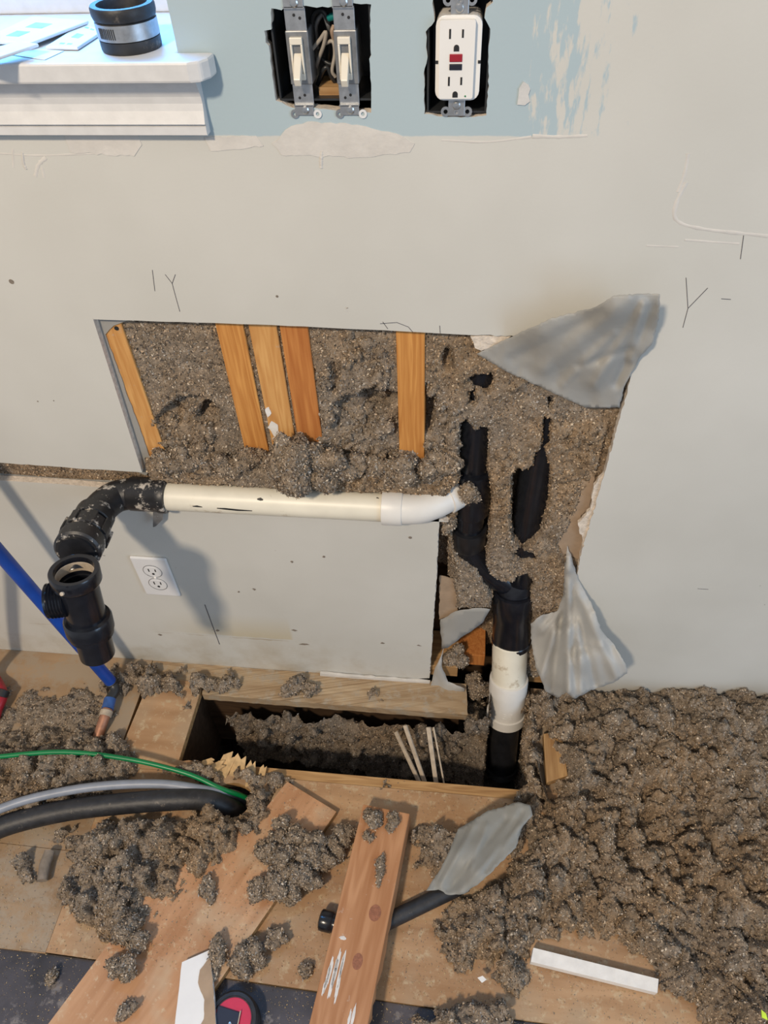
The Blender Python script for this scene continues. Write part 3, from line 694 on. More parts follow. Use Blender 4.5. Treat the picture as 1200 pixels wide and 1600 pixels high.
big = [(845, 1085), (905, 1078), (1000, 1056), (1060, 1050), (1300, 1030), (1300, 1700), (1120, 1640), (1085, 1570), (1045, 1555), (1010, 1510), (960, 1462), (900, 1455), (845, 1470), (830, 1500), (812, 1555), (785, 1540), (760, 1500), (715, 1520), (690, 1480), (670, 1440), (710, 1400), (775, 1370), (820, 1290), (862, 1238), (850, 1180)]
heapf(big, .034, 60, 101)
heapf([(905, 1085), (1080, 1040), (1400, 1010), (1400, 1330), (1120, 1290), (960, 1180)], .062, 140, 121)
heapf([(1010, 1330), (1400, 1250), (1400, 1700), (1120, 1700), (1080, 1500)], .055, 120, 131)
heapf([(640, 1292), (690, 1280), (745, 1290), (790, 1262), (835, 1235), (870, 1250), (820, 1320), (740, 1345), (690, 1380), (650, 1350)], .022, 22, 141)
heapf([(812, 1085), (850, 1072), (900, 1080), (905, 1140), (845, 1145), (842, 1232), (890, 1232), (880, 1258), (800, 1252), (816, 1180)], .024, 14, 146, .8)
heapf([(75, 1300), (160, 1275), (300, 1262), (392, 1272), (375, 1330), (330, 1385), (275, 1410), (245, 1455), (200, 1490), (150, 1478), (105, 1440), (88, 1395), (100, 1350)], .030, 40, 151)
heapf([(-200, 1140), (40, 1135), (130, 1125), (200, 1150), (225, 1195), (190, 1240), (60, 1285), (-200, 1300)], .020, 50, 161)
heapf([(-200, 1070), (60, 1048), (170, 1060), (185, 1100), (170, 1150), (-200, 1190)], .012, 60, 171, .30)
heapf([(150, 1040), (215, 1034), (285, 1046), (280, 1082), (215, 1078), (150, 1072)], .022, 16, 181, .8)
heapf([(300, 1052), (352, 1042), (365, 1062), (330, 1080), (285, 1092)], .012, 10, 191, .6)
heapf([(430, 1056), (475, 1052), (500, 1066), (492, 1084), (440, 1080)], .010, 9, 201, .5)
heapf([(525, 1072), (575, 1068), (602, 1080), (560, 1088)], .006, 8, 206, .4)
heapf([(345, 1216), (390, 1196), (440, 1210), (425, 1255), (400, 1310), (378, 1305), (390, 1262)], .014, 14, 211, .6)
heapf([(255, 1200), (300, 1188), (345, 1200), (350, 1225), (300, 1215)], .010, 10, 216, .5)
heapf([(395, 1205), (450, 1206), (455, 1216), (400, 1220)], .006, 5, 218, .4)
heapf([(20, 1350), (45, 1330), (52, 1370), (25, 1385)], .012, 12, 219, .6)
heapf([(640, 1590), (700, 1560), (790, 1560), (830, 1610), (760, 1640), (640, 1640)], .016, 20, 221, .8)
heapf([(590, 1210), (640, 1212), (640, 1222), (595, 1222)], .006, 4, 223, .4)
H = np.minimum(H, .150)
fine = clumps(gx, gy, .0065, 77) * .006 + fbm(gx * 280, gy * 280, 78, 3) * .003
Z = H + np.where(H > -.004, fine, 0)
inhole = (gx > hx0 + .004) & (gx < hx1 - .045 + .02 * (fbm(gx * 30, gy * 30, 5) - .5)) & (gy > hy0 - .0) & (gy < hy1 + .002)
pit = ((gx > .035) & (gx < .150) & (gy > hy0) & (gy < -.002))
hosehole = np.hypot((gx - hole_c[0]) / .040, (gy - hole_c[1]) / .034) < 1
keep = (Z > -.006) & ~inhole & ~pit & ~hosehole
Z = np.maximum(Z, -.004)
jx = gx + (fbm(gx * 110, gy * 110, 25) - .5) * .010; jy = np.minimum(gy + (fbm(gx * 110 + 7, gy * 110, 26) - .5) * .010, -.002)
o = mesh_np('floor_insulation', *field(jx, jy, Z, keep, 125000, .0018, .0060, None, 5, (0, 0, 1), (330, .007, .022, sst((H - .008) / .02) * (gy < -.035) * (px > -120) * (px < 1320), .12)))
tag(o, 'loose grey cellulose insulation heaped over the subfloor', 'insulation', kind='stuff')

# --- inside the floor hole: fill hanging from the far side, sloping out at the right end
st = .0032
gx, gz = np.meshgrid(np.arange(hx0 - .01, .262, st), np.arange(-.36, .07, st))
t_ = np.clip((gx - hx0) / (.26 - hx0), 0, 1)
bot = -.29 + .10 * (fbm(gx * 9, gx * 0 + 2, 3, 3) - .5) - .02 * t_
yy = -.074 - .012 * fbm(gx * 16, gz * 16, 4) + .05 * sst((bot + .07 - gz) / .1) - .07 * sst((gx + .02) / .2) * sst((-.02 - gz) / .12)
yy = yy - clumps(gx, gz, .032, 7) * .022 - clumps(gx, gz, .014, 8) * .010 - fbm(gx * 250, gz * 250, 9, 3) * .003
yy = np.where(gx > .15, yy - .16 * sst((gx - .15 + .2 * (-gz) * .3) / .05), yy)
pipehole = np.hypot((gx - .095) / .05, 1) < 0
keep = ((gz < -.026) | ((gx > .05) & (gz < .02 + .05 * fbm(gx * 40, gz * 0 + 3, 12)))) & (gz > bot + .02 * fbm(gx * 60, gz * 60, 6)) & (gx > hx0 + .045 + .03 * fbm(gz * 20, gx * 3, 2))
behind = (gx > .088) & (gx < .170); yy = np.where(behind, np.maximum(yy, .004 + .02 * clumps(gx, gz, .02, 31)), yy)
o = mesh_np('hole_insulation', *field(gx, yy, gz, keep, 95000, .0018, .006, np.full_like(gx, .72), 8, (0, -1, .3), (70, .010, .026, (gx > -.40) * (gx < .06) * 1.0, 0)))  # same cellulose, its colour darkened evenly for the shade inside the hole
tag(o, 'cellulose insulation, colour darkened for hole shade, hanging below floor level in the cut hole', 'insulation', kind='stuff')
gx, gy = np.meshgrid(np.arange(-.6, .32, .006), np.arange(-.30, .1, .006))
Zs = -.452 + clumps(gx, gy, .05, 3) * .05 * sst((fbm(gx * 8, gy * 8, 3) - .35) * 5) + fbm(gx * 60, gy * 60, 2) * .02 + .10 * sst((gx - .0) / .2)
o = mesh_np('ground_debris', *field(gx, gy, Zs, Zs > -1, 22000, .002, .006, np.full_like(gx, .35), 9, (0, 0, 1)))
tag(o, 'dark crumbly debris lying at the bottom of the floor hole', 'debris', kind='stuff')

# --- single clumps that can be picked up
def clump(name, c, r, label, seed, group=None, cat='insulation clump', dark=1.0, sub=4, flat=.7):
    rs = np.random.RandomState(seed); V, Ft = ICO4 if sub == 4 else ICO3
    d = lobes(V, seed, 9 + 3 * (sub - 3))
    S = V * d[:, None] * np.array([r[0], r[1], r[2]])
    S[:, 2] = np.where(S[:, 2] < 0, S[:, 2] * flat, S[:, 2]); S[:, 2] -= S[:, 2].min()
    S = S + np.array(c); C = np.array([.25, .195, .14]) * dark * (.7 + .6 * rs.rand(len(S), 1))
    tri = np.concatenate([Ft, Ft[:, 2:]], 1)
    a, b_, c_ = S[Ft[:, 0]], S[Ft[:, 1]], S[Ft[:, 2]]; nr = np.cross(b_ - a, c_ - a); ar = np.linalg.norm(nr, axis=1); nr = nr / (ar[:, None] + 1e-12)
    n = int(min(5200, max(150, ar.sum() * .5 * 190000))); pick = rs.choice(len(Ft), n, p=ar / ar.sum()); w = rs.dirichlet((1, 1, 1), n)
    pt = a[pick] * w[:, :1] + b_[pick] * w[:, 1:2] + c_[pick] * w[:, 2:]
    fv = flakes(pt, nr[pick], .0018, .0060, rs, .6, dark)
    # surface as triangles doubled to quads would be degenerate, so build flakes as triangles too
    q = fv[1]; ft = np.concatenate([q[:, [0, 1, 2]], q[:, [0, 2, 3]]])
    Vj = np.concatenate([S, fv[0]]); Fj = np.concatenate([Ft, ft + len(S)]); Cj = np.concatenate([C, fv[2]])
    o = mesh_np(name, Vj, Fj, Cj)
    return tag(o, label, cat, group)
# ================================================================== DRAIN ARM
PY = -.006; PZ = .543
x0 = W(258, 775, PY)[0]; x1 = W(600, 792, PY)[0]; x2 = W(628, 797, PY)[0]
arm = thing('sink_drain_arm', (x0, PY, PZ - .03), 'white drain pipe along the wall with black elbow and open tee at left end', 'pipe')
MB().tube([(x0 - .02, PY, PZ), (x1 + .01, PY, PZ)], .0241, 32).build('white_pipe', M_PVC, arm, smooth=40)
o = MB().lathe([(.0241, -.003), (.0288, -.002), (.0292, .001), (.0292, x2 - x1 - .002), (.0285, x2 - x1 + .001), (.024, x2 - x1 + .002)], (x1, PY, PZ), (1, 0, 0), 32).build('coupling_hub', M_PVC2, arm, smooth=40)
pe = smooth_path([(x2 - .01, PY, PZ), (x2 + .006, PY, PZ), (x2 + .03, PY + .004, PZ), (x2 + .055, PY + .016, PZ + .002), (x2 + .078, PY + .034, PZ + .004)], 6)
MB().tube(pe, [.0262] * len(pe), 32).build('white_elbow', M_PVC2, arm, smooth=40)
d = (Vector(pe[-1]) - Vector(pe[-3])).normalized()
MB().lathe([(.0262, -.002), (.029, -.001), (.0292, .002), (.0292, .018), (.0275, .020), (.0, .020)], Vector(pe[-1]) - d * .012, d, 32).build('elbow_hub', M_PVC2, arm, smooth=40)
# black marks printed and scraped on the white pipe: thin strips hugging the surface
def pipe_mark(pxs, half, name='pipe_mark'):
    b = MB()
    pts = []
    for (a, c) in pxs:
        p = None
        for t in range(200):                      # march along the ray to the pipe surface
            yy_ = -.06 + t * .0004; q = W(a, c, yy_)
            if math.hypot(q[1] - PY, q[2] - PZ) < .0243: p = q; break
        if p is not None: pts.append(Vector(p))
    if len(pts) < 2: return
    up_ = []
    for p in pts:
        nrm = Vector((0, p.y - PY, p.z - PZ)).normalized(); up_.append((p, nrm, Vector((0, -nrm.z, nrm.y))))
    vs = []; 
    for i, (p, nrm, tg) in enumerate(up_):
        hh = half * (.4 if i in (0, len(up_) - 1) else 1)
        vs += [p + tg * hh - nrm * .0004, p - tg * hh - nrm * .0004, p - tg * hh + nrm * .0005, p + tg * hh + nrm * .0005]
    fs = []
    for i in range(len(up_) - 1):
        for k in range(4): fs.append((i * 4 + k, i * 4 + (k + 1) % 4, i * 4 + 4 + (k + 1) % 4, i * 4 + 4 + k))
    fs += [(0, 1, 2, 3), tuple(len(vs) - 4 + k for k in range(4))]
    b.add(vs, fs).build(name, M_BLK, arm)
pipe_mark([(339, 794), (352, 795), (372, 797), (394, 798)], .0016)
pipe_mark([(301, 791), (308, 791), (316, 792)], .0016)
pipe_mark([(402, 780), (407, 780), (411, 781)], .0026)
pipe_mark([(588, 778), (590, 778), (592, 779)], .001)
# black elbow coming out into the room
e = [(x0 + .002, PY, PZ + .001), W(230, 770, PY), W(205, 771, -.008), W(182, 776, -.018), W(165, 787, -.040), W(150, 803, -.068), W(142, 812, -.082)]
ep = smooth_path(e[2:], 6)
MB().tube(ep, .0262, 32).build('black_elbow', M_ABSD, arm, smooth=40)
ax = (Vector(e[2]) - Vector(e[0])).normalized(); L = (Vector(e[2]) - Vector(e[0])).length
MB().lathe([(.024, -.004), (.0295, -.003), (.0302, 0), (.0302, .010), (.0288, .012), (.0288, L - .002), (.0262, L + .003)], e[0], ax, 36).build('elbow_hub', M_ABSD, arm, smooth=35)
A0 = Vector(W(150, 803, -.068)); A1 = Vector(W(119, 864, -.166)); ad = (A1 - A0).normalized(); AL = (A1 - A0).length
MB().lathe([(.0262, -.004), (.0300, -.001), (.0305, .002), (.0305, .026), (.029, .028), (.0265, .028)], A0, ad, 36).build('elbow_hub', M_ABSD, arm, smooth=35)
MB().tube([A0, A1], .0262, 28).build('trap_arm', M_ABS, arm, smooth=40)
nut = MB().lathe([(.0265, .034), (.031, .035), (.0335, .038), (.0335, .062), (.0318, .064), (.0318, .068), (.0345, .070), (.0345, .094), (.031, .097), (.0262, .097)], A0, ad, 36).build('compression_nut', M_ABSD, arm, smooth=35)
u = ad.orthogonal().normalized(); w = ad.cross(u)
for k in range(8):                                  # gripping ribs of the nut
    a = 2 * math.pi * k / 8 + .3; rd = u * math.cos(a) + w * math.sin(a); tg = ad.cross(rd)
    MB().obox(A0 + ad * .050 + rd * .0345, (.0035, .012, .030), (rd, tg, ad)).build('nut_rib', M_ABSD, nut, bevel=.001)
# open tee
T0 = Vector(P(115, 890, 1.02)); T1 = Vector(P(150, 1013, 1.115)); td = (T1 - T0).normalized(); TL = (T1 - T0).length
tee = MB().lathe([(.0262, 0.006), (.0275, .0005), (.0335, 0), (.0345, .002), (.0345, .020), (.033, .023), (.0275, .026), (.0275, .105), (.0262, .11)], T0, td, 40).build('tee_body', M_ABSC, arm, smooth=35)
MB().lathe([(.0268, .003), (.0262, .006), (.0262, .030), (.0235, .031), (.0235, .09), (.0, .09)], T0, td, 40).build('tee_bore', M_ABSC, tee, smooth=35)
MB().lathe([(.0266, .008), (.0258, .009), (.0258, .024), (.0266, .025)], T0, td, 40).build('bore_residue', M_STICK, tee, smooth=35)
MB().lathe([(.0275, .090), (.0325, .092), (.0345, .096), (.0345, .116), (.0322, .119), (.0322, .126), (.0275, .129)], T0, td, 40).build('slip_nut', M_ABSC, arm, smooth=35)
MB().lathe([(.0258, .10), (.0258, TL + .012), (.0235, TL + .012), (.0235, TL - .03), (0, TL - .03)], T0, td, 36).build('tail_piece', M_ABSC, arm, smooth=35)
# side inlet with threads pointing left
sd = (Vector(P(70, 938, 1.045)) - (T0 + td * .05)).normalized(); s0 = T0 + td * .052
pr = [(.021, .0), (.021, .018)]
for k in range(6): pr += [(.0262, .020 + k * .0042), (.0240, .0222 + k * .0042)]
pr += [(.0255, .046), (.0215, .046), (.0215, .02), (0, .02)]
MB().lathe(pr, s0, sd, 32).build('threaded_inlet', M_ABSC, tee, smooth=35)
nb = (A1 - (T0 + td * .050)).normalized()
MB().lathe([(.0225, .033), (.0235, .035), (.0265, .038), (.0275, .042), (.0275, .054), (.0255, .056)], T0 + td * .050, nb, 32).build('tee_branch', M_ABSC, tee, smooth=35)
# rub spots and label ridges on the tee
p_ = Vector(P(97, 928, .985)); MB().lathe([(0, -.003), (.0028, -.0015), (.0028, .0015), (0, .003)], p_, (0, -.7, .7), 10).build('rivet', M_STICK, tee, smooth=50)

# perforated strap under the elbow
strap = MB().ngon3(wl([(239, 798), (255, 798), (254, 812), (244, 822), (239, 824)], -.012), (0, .0015, 0)).build('strap_bracket', M_STEELD)
tag(strap, 'small grey metal strap hanging under the black elbow', 'bracket')
p = W(246, 808, -.0125); MB().lathe([(0, -.0004), (.0012, -.0003), (.0012, .001)], p, (0, 1, 0), 8).build('rivet_hole', M_SCREW, strap)

# ================================================================== BLACK STACK IN THE WALL
S1 = W(742, 640, .047); S2 = W(842, 700, .052)
stack = thing('vent_stack', (S2[0], .05, 0), 'black drain stack with wye in the wall cavity, ending in a white fitting', 'pipe')
xa1 = S1[0] + .004; xa2 = S2[0] + .004
MB().tube([(xa1, .047, 1.05), (xa1, .047, .44)], .0245, 28).build('stack_pipe', M_ABSC, stack, smooth=40)
MB().tube([(xa2, .052, 1.05), (xa2, .052, .30)], .0302, 30).build('stack_pipe', M_ABSC, stack, smooth=40)
zc1 = W(738, 765, .047)[2]
MB().lathe([(.0245, -.05), (.0305, -.049), (.031, -.046), (.031, .046), (.0305, .049), (.0245, .05)], (xa1, .047, zc1), (0, 0, 1), 32).build('sanitary_tee', M_ABSC, stack, smooth=35)
MB().tube(smooth_path([(xa1, .047, zc1), (xa1 - .03, .038, zc1 + .004), tuple(pe[-1])], 5), .0295, 24).build('tee_branch', M_ABS, stack, smooth=40)
zh = W(735, 835, .047)[2]
MB().lathe([(.0245, .022), (.0305, .021), (.031, .018), (.031, -.02), (.0295, -.024), (.0245, -.024)], (xa1, .047, zh), (0, 0, 1), 32).build('pipe_hub', M_ABS, stack, smooth=35)
wy = smooth_path([(xa1, .047, zh), (xa1 + .002, .047, zh - .03), (xa1 + .02, .046, zh - .065), (xa1 + .05, .045, zh - .10), (xa2 - .012, .045, zh - .135)], 6)
MB().tube(wy, [.0275] * len(wy), 26).build('wye_branch', M_ABSC, stack, smooth=40)
zh2 = W(828, 850, .05)[2]
MB().lathe([(.0302, .03), (.036, .029), (.0365, .026), (.0365, -.02), (.0345, -.024), (.0335, -.12), (.0335, -.16)], (xa2, .051, zh2), (0, 0, 1), 36).build('wye_body', M_ABSC, stack, smooth=35)
h0 = Vector(W(803, 928, .035)); h1 = Vector(W(799, 1003, .012)); hd = (h1 - h0).normalized(); HL = (h1 - h0).length
MB().tube([(xa2, .051, zh2 - .10), tuple(h0 - hd * .0), tuple(h0 + hd * .03)], .034, 30).build('wye_body', M_ABSC, stack, smooth=40)
MB().lathe([(.034, -.012), (.0385, -.010), (.039, -.006), (.039, .045), (.0375, .049), (.0375, HL - .012), (.039, HL - .010), (.039, HL), (.034, HL + .001)], h0, hd, 36).build('rubber_hub', M_ABSC, stack, smooth=35)
w0 = Vector(W(797, 1002, .008)); w1 = Vector(W(795, 1062, -.022)); w2 = Vector(W(790, 1122, -.052))
wd = (w1 - w0).normalized(); WL = (w1 - w0).length
MB().lathe([(.030, -.004), (.0345, 0), (.0345, WL), (.03, WL)], w0, wd, 36).build('white_fitting', M_PVC, stack, smooth=35)
wd2 = (w2 - w1).normalized(); WL2 = (w2 - w1).length
MB().lathe([(.0345, -.006), (.0385, -.005), (.039, -.002), (.039, .028), (.0375, .0285), (.0375, WL2 - .0225), (.0405, WL2 - .0215), (.0405, WL2), (.034, WL2 + .002), (.030, WL2 + .002)], w1, wd2, 40).build('white_fitting', M_PVC2, stack, smooth=20)
# raised lettering block on the fitting
cp = w1 + wd2 * (WL2 * .62); fn = Vector((0.03, -.95, .2)); fn = (fn - wd2 * fn.dot(wd2)).normalized(); fs_ = wd2.cross(fn)
for k in range(3): MB().obox(cp + wd2 * (k * .006 - .006) + fn * .0368 + fs_ * .001 * k, (.0012, .018 - .003 * (k % 2), .0022), (fn, fs_, wd2)).build('raised_mark', M_PVC2, stack)
b0 = w2 + wd2 * WL2 * .0
MB().tube([b0 - wd2 * .02, b0 + wd2 * .16], .0305, 30).build('black_stub', M_ABS, stack, smooth=40)
bq = Vector(W(782, 1176, -.055)); MB().lathe([(.031, -.012), (.035, -.012), (.0355, -.009), (.0355, .004), (.031, .005)], b0 + wd2 * ((bq - b0).length), wd2, 30).build('stub_rim', M_HOSE, stack, smooth=35)

# ================================================================== WATER LINES AND HOSES
A = Vector(W(0, 865, -.095)); B = Vector(F(174, 1066, .035)); bd = (B - A).normalized()
blue = thing('blue_water_pipe', B, 'blue plastic water pipe leaning in front of the wall, joined to copper at the floor', 'pipe')
top = A - bd * .42
MB().tube([top, B], .0122, 24).build('pipe', M_BLUE, blue, smooth=40)
C1 = Vector(F(180, 1078, .026)); C2 = Vector(F(172, 1092, .024)); C3 = Vector(F(168, 1108, .022)); C4 = Vector(F(161, 1128, .018)); C5 = Vector(F(150, 1160, -.004))
MB().lathe([(.0122, -.006), (.0138, -.005), (.0138, .008), (.0122, .009)], B, bd, 20).build('crimp_ring', M_BLK, blue, smooth=35)
MB().tube(smooth_path([B, C1, C2], 4), .0105, 18).build('elbow_fitting', M_CABLE, blue, smooth=40)
MB().tube([C2, C3], .0122, 20).build('pipe_stub', M_BLUE2, blue, smooth=40)
MB().lathe([(.011, 0), (.0126, .001), (.0126, .012), (.011, .013)], C3 + (C4 - C3) * .1, C4 - C3, 20).build('crimp_ring', M_STICK, blue, smooth=40)
MB().tube([C3, C4, C5 + (C5 - C4) * .6], [.0105, .0105, .0105], 18).build('copper_pipe', M_COPPER, blue, smooth=40)
rp = smooth_path([P(-90, 900, 1.25), F(-20, 1040, .05), F(2, 1082, .03), F(-6, 1110, .02), F(-14, 1140, -.005)], 8)
red = MB().tube(rp, .012, 18).build('red_water_pipe', M_REDT, smooth=40); tag(red, 'red plastic water pipe at the far left edge of the floor', 'pipe')
q = Vector(F(3, 1084, .03)); MB().lathe([(.012, -.008), (.0138, -.007), (.0138, .007), (.012, .008)], q, Vector(rp[-10]) - Vector(rp[-14]), 18).build('crimp_ring', M_BLK, red, smooth=40)
def hose(name, pts, r, mt, label, n=18):
    pth = smooth_path(pts, 8); o = MB().tube(pth, r, n).build(name, mt, smooth=40); return tag(o, label, 'hose')
hx, hyy = hole_c[0], hole_c[1]
hose('green_tube', [F(-160, 1215, .06), F(-60, 1190, .06), F(0, 1182, .058), (F(100, 1175, .055)), F(200, 1186, .045), F(290, 1208, .028), F(345, 1232, .012), (hx + .024, hyy + .016, -.03), (hx + .028, hyy + .016, -.10)], .0048, M_GREEN, 'thin green tube arching over the insulation into the floor hole', 12)
hose('grey_tube', [F(-160, 1340, .05), F(-60, 1290, .05), F(0, 1264, .05), F(60, 1245, .048), F(150, 1229, .046), F(250, 1225, .036), F(330, 1236, .014), (hx + .004, hyy + .0195, -.03), (hx + .006, hyy + .0195, -.10)], .0085, M_GREY, 'grey plastic tube lying between the green tube and the black hose', 16)
bh = hose('black_hose', [F(-160, 1390, .03), F(-70, 1330, .03), F(0, 1293, .03), F(80, 1271, .03), F(150, 1260, .031), F(250, 1251, .028), F(320, 1250, .016), (hx + .000, hyy - .011, -.022), (hx + .012, hyy - .011, -.08)], .0195, M_HOSE, 'thick black foam covered hose running into the floor hole', 24)
# ================================================================== ELECTRICAL
def screw(b, p, r=.0035, n=(0, -1, 0)):
    b.lathe([(0, .0022), (r * .7, .0020), (r, .0010), (r, 0), (0, 0)], p, n, 14)
def ring(cx, cz, r, y, parent, mt=M_STEEL, name='ear_ring'):
    return MB().lathe([(r * .45, 0), (r, 0), (r, .0012), (r * .45, .0012)], (cx, y, cz), (0, -1, 0), 16, close=True).build(name, mt, parent, smooth=35)
def elec_box(name, x0, x1, z0, z1, dep, label):
    t = .002; b = MB(); y0 = .004
    b.box(x0 - t, x0, y0, dep, z0, z1).box(x1, x1 + t, y0, dep, z0, z1).box(x0 - t, x1 + t, y0, dep, z0 - t, z0).box(x0 - t, x1 + t, y0, dep, z1, z1 + t).box(x0 - t, x1 + t, dep, dep + t, z0 - t, z1 + t)
    return tag(b.build(name, M_CABLE), label, 'electrical box')
sx1, sx2 = W(467, 88)[0], W(541, 88)[0]; sz = 1.1775
elec_box('electrical_box', W(430, 88)[0], W(578, 88)[0], 1.140, 1.222, .075, 'black double electrical box recessed in the wall behind the two switches')
def switch(cx, label, tilt):
    t = thing('toggle_switch', (cx, 0, sz - .05), label, 'light switch', 'bare toggle switches in the double box')
    y = -.0015
    for s_, nm in ((1, 'upper'), (-1, 'lower')):
        b = MB().box(cx - .0098, cx + .0098, y, y + .0013, sz + s_ * .047 - .005, sz + s_ * .047 + .005)
        b.build('yoke_tab', M_STEEL, t, bevel=.0008)
        MB().box(cx - .0103, cx + .0103, y + .003, y + .0045, min(sz + s_ * .0425, sz + s_ * .0225), max(sz + s_ * .0425, sz + s_ * .0225)).build('yoke_strap', M_STEEL, t, bevel=.0006)
        MB().box(cx - .0103, cx + .0103, y, y + .0045, sz + s_ * .0425 - .0007, sz + s_ * .0425 + .0007).build('yoke_bend', M_STEEL, t)
        b = MB(); screw(b, (cx + .001, y, sz + s_ * .0465), .0040); b.build('screw', M_SCREW, t, smooth=35)
        for dx, dz in ((-.001, .036), (.0045, .0335)):
            MB().lathe([(0, .0003), (.0014, .0003), (.0014, -.001)], (cx + dx - (0 if s_ > 0 else .003), y + .003, sz + s_ * dz), (0, -1, 0), 10).build('strap_hole', M_BLK, t)
    MB().box(cx - .0112, cx + .0112, y + .0015, .030, sz - .0235, sz + .0235).build('switch_body', M_STEELD, t, bevel=.001)
    fx = cx - .001
    b = MB().box(fx - .0062, fx + .0062, y - .0022, y + .002, sz + .0125, sz + .0185).box(fx - .0062, fx + .0062, y - .0022, y + .002, sz - .0185, sz - .0125)
    b.box(fx - .0062, fx - .0042, y - .0022, y + .002, sz - .0125, sz + .0125).box(fx + .0042, fx + .0062, y - .0022, y + .002, sz - .0125, sz + .0125)
    b.build('toggle_frame', M_ALM, t, bevel=.0005)
    lev = MB(); vs = []
    for (yy_, zz_, wd) in ((y + .003, sz + .006, .0040), (y + .003, sz - .008, .0040), (y - .012, sz - .021 - tilt, .0034), (y - .0155, sz - .014 - tilt, .0034)):
        vs += [(fx - wd, yy_, zz_), (fx + wd, yy_, zz_)]
    lev.add(vs, [(0, 1, 7, 6), (6, 7, 5, 4), (4, 5, 3, 2), (2, 3, 1, 0), (0, 6, 4, 2), (1, 3, 5, 7)]).build('toggle', M_ALM, t, bevel=.0008)
    for dx in (-.0115, .0125):
        ring(cx + dx + .001, sz - .0505, .0043, y + .0013, t, M_WHITE2 if dx > 0 else M_STEEL)
    return t
switch(sx1, 'left toggle light switch without cover plate, lever down', 0)
switch(sx2, 'right toggle light switch without cover plate, next to tangled wires', .001)
def wire(pxs, r, mt, label, ys):
    pts = smooth_path([W(a, c, yv) for (a, c), yv in zip(pxs, ys)], 6)
    o = MB().tube(pts, r, 10).build('electrical_wire', mt, smooth=50); return tag(o, label, 'wire', 'wires in the switch box')
wire([(490, 60), (488, 30), (498, 16), (510, 24), (515, 60), (512, 100)], .0025, M_CABLE, 'dark wire looping at the top of the switch box', [.03, .025, .022, .02, .028, .045])
wire([(496, 75), (494, 40), (505, 22), (513, 40), (519, 58)], .0023, M_STEELD, 'grey wire arching inside the first loop of the switch box', [.035, .028, .024, .022, .03])
wire([(487, 78), (500, 62), (509, 50), (506, 70), (498, 92), (494, 105)], .0019, M_CABLEW, 'pale wire bent to a peak between the switches', [.02, .016, .014, .016, .022, .03])
wire([(508, 68), (520, 65), (523, 85), (519, 110), (524, 120)], .0018, M_CABLEW, 'pale wire hooked beside the right switch', [.02, .016, .018, .018, .02])
wire([(522, 40), (519, 50), (523, 66)], .0022, M_CABLEC, 'short tan wire under the green cap', [.018, .016, .02])
wire([(500, 90), (515, 100), (528, 98)], .0022, M_CABLE, 'dark wire crossing low between the switches', [.03, .028, .03])
wire([(496, 132), (505, 110), (512, 106), (518, 120), (528, 134)], .0022, M_CABLE, 'dark wire drooping at the bottom of the switch box', [.03, .022, .022, .024, .03])
cp = W(519, 26, .016); o = MB().lathe([(0, -.005), (.003, -.0045), (.0036, 0), (.003, .005), (0, .006)], cp, (.8, -.2, .3), 12).build('wire_cap', M_TEAL, smooth=50); tag(o, 'teal wire end cap between the switches', 'wire cap')
# wood seen through the bottom of the box cutout
bl = MB().box(W(495, 150)[0], W(528, 150)[0], .0135, .05, 1.1355, 1.1475).build('blocking', M_EDGE, wall)
# GFCI
g0 = W(716, 90); gx_ = g0[0]; gz_ = g0[2] - .0005
elec_box('electrical_box', W(670, 88)[0], W(762, 88)[0], 1.128, 1.232, .07, 'black single electrical box recessed behind the white outlet')
gf = thing('gfci_outlet', (gx_, 0, gz_ - .05), 'white outlet with red and black test buttons, mounted without cover plate', 'outlet')
def rounded(cx, cz, w, h_, r, y, ch=False):
    out = []
    for sx_, sz_, a0 in ((1, 1, 0), (-1, 1, 90), (-1, -1, 180), (1, -1, 270)):
        for k in range(5):
            a = math.radians(a0 + (k * 22.5)); out.append((cx + sx_ * (w / 2 - r) + r * math.cos(a), y, cz + sz_ * (h_ / 2 - r) + r * math.sin(a)))
    return out
yf = -.004
MB().ngon3(rounded(gx_, gz_, .0435, .0725, .0085, yf), (0, .034, 0)).build('flange', M_WHITE, gf, bevel=.0012)
MB().ngon3(rounded(gx_ - .0012, gz_ + .0003, .0335, .0668, .002, yf - .0055), (0, .0055, 0)).build('face', M_WHITE, gf, bevel=.001)
fy = yf - .0058; fx = gx_ - .0012
for cz, up_ in ((gz_ + .0225, 1), (gz_ - .0175, -1)):
    MB().box(fx - .0078, fx - .0060, fy, fy + .004, cz - .0038, cz + .0042).build('blade_slot', M_BLK, gf)
    MB().box(fx + .0042, fx + .0060, fy, fy + .004, cz - .0030, cz + .0038).build('blade_slot', M_BLK, gf)
    pts = [(fx - .0005 + .0026 * math.cos(a), fy, cz - .0112 + .0026 * math.sin(a)) for a in [math.pi * k / 8 for k in range(9)]] + [(fx - .0031, fy, cz - .0142), (fx + .0021, fy, cz - .0142)]
    MB().ngon3(pts, (0, .004, 0)).build('ground_slot', M_BLK, gf)
MB().box(fx - .0068, fx + .0054, fy - .0006, fy + .003, gz_ - .0005, gz_ + .0062).build('reset_button', M_RED, gf, bevel=.0005)
MB().box(fx - .0068, fx + .0054, fy - .0006, fy + .003, gz_ - .0075, gz_ - .0022).build('test_button', M_NAVY, gf, bevel=.0005)
MB().lathe([(0, .0005), (.0008, .0003), (.0009, -.001)], (fx + .0095, fy, gz_ - .0305), (0, -1, 0), 8).build('indicator_light', M_GREEN, gf)
for s_ in (-1, 1): MB().box(gx_ + s_ * .0205 - .0014, gx_ + s_ * .0205 + .0014, yf - .0006, yf + .004, gz_ - .0035, gz_ - .0008).build('side_notch', M_BLK, gf)
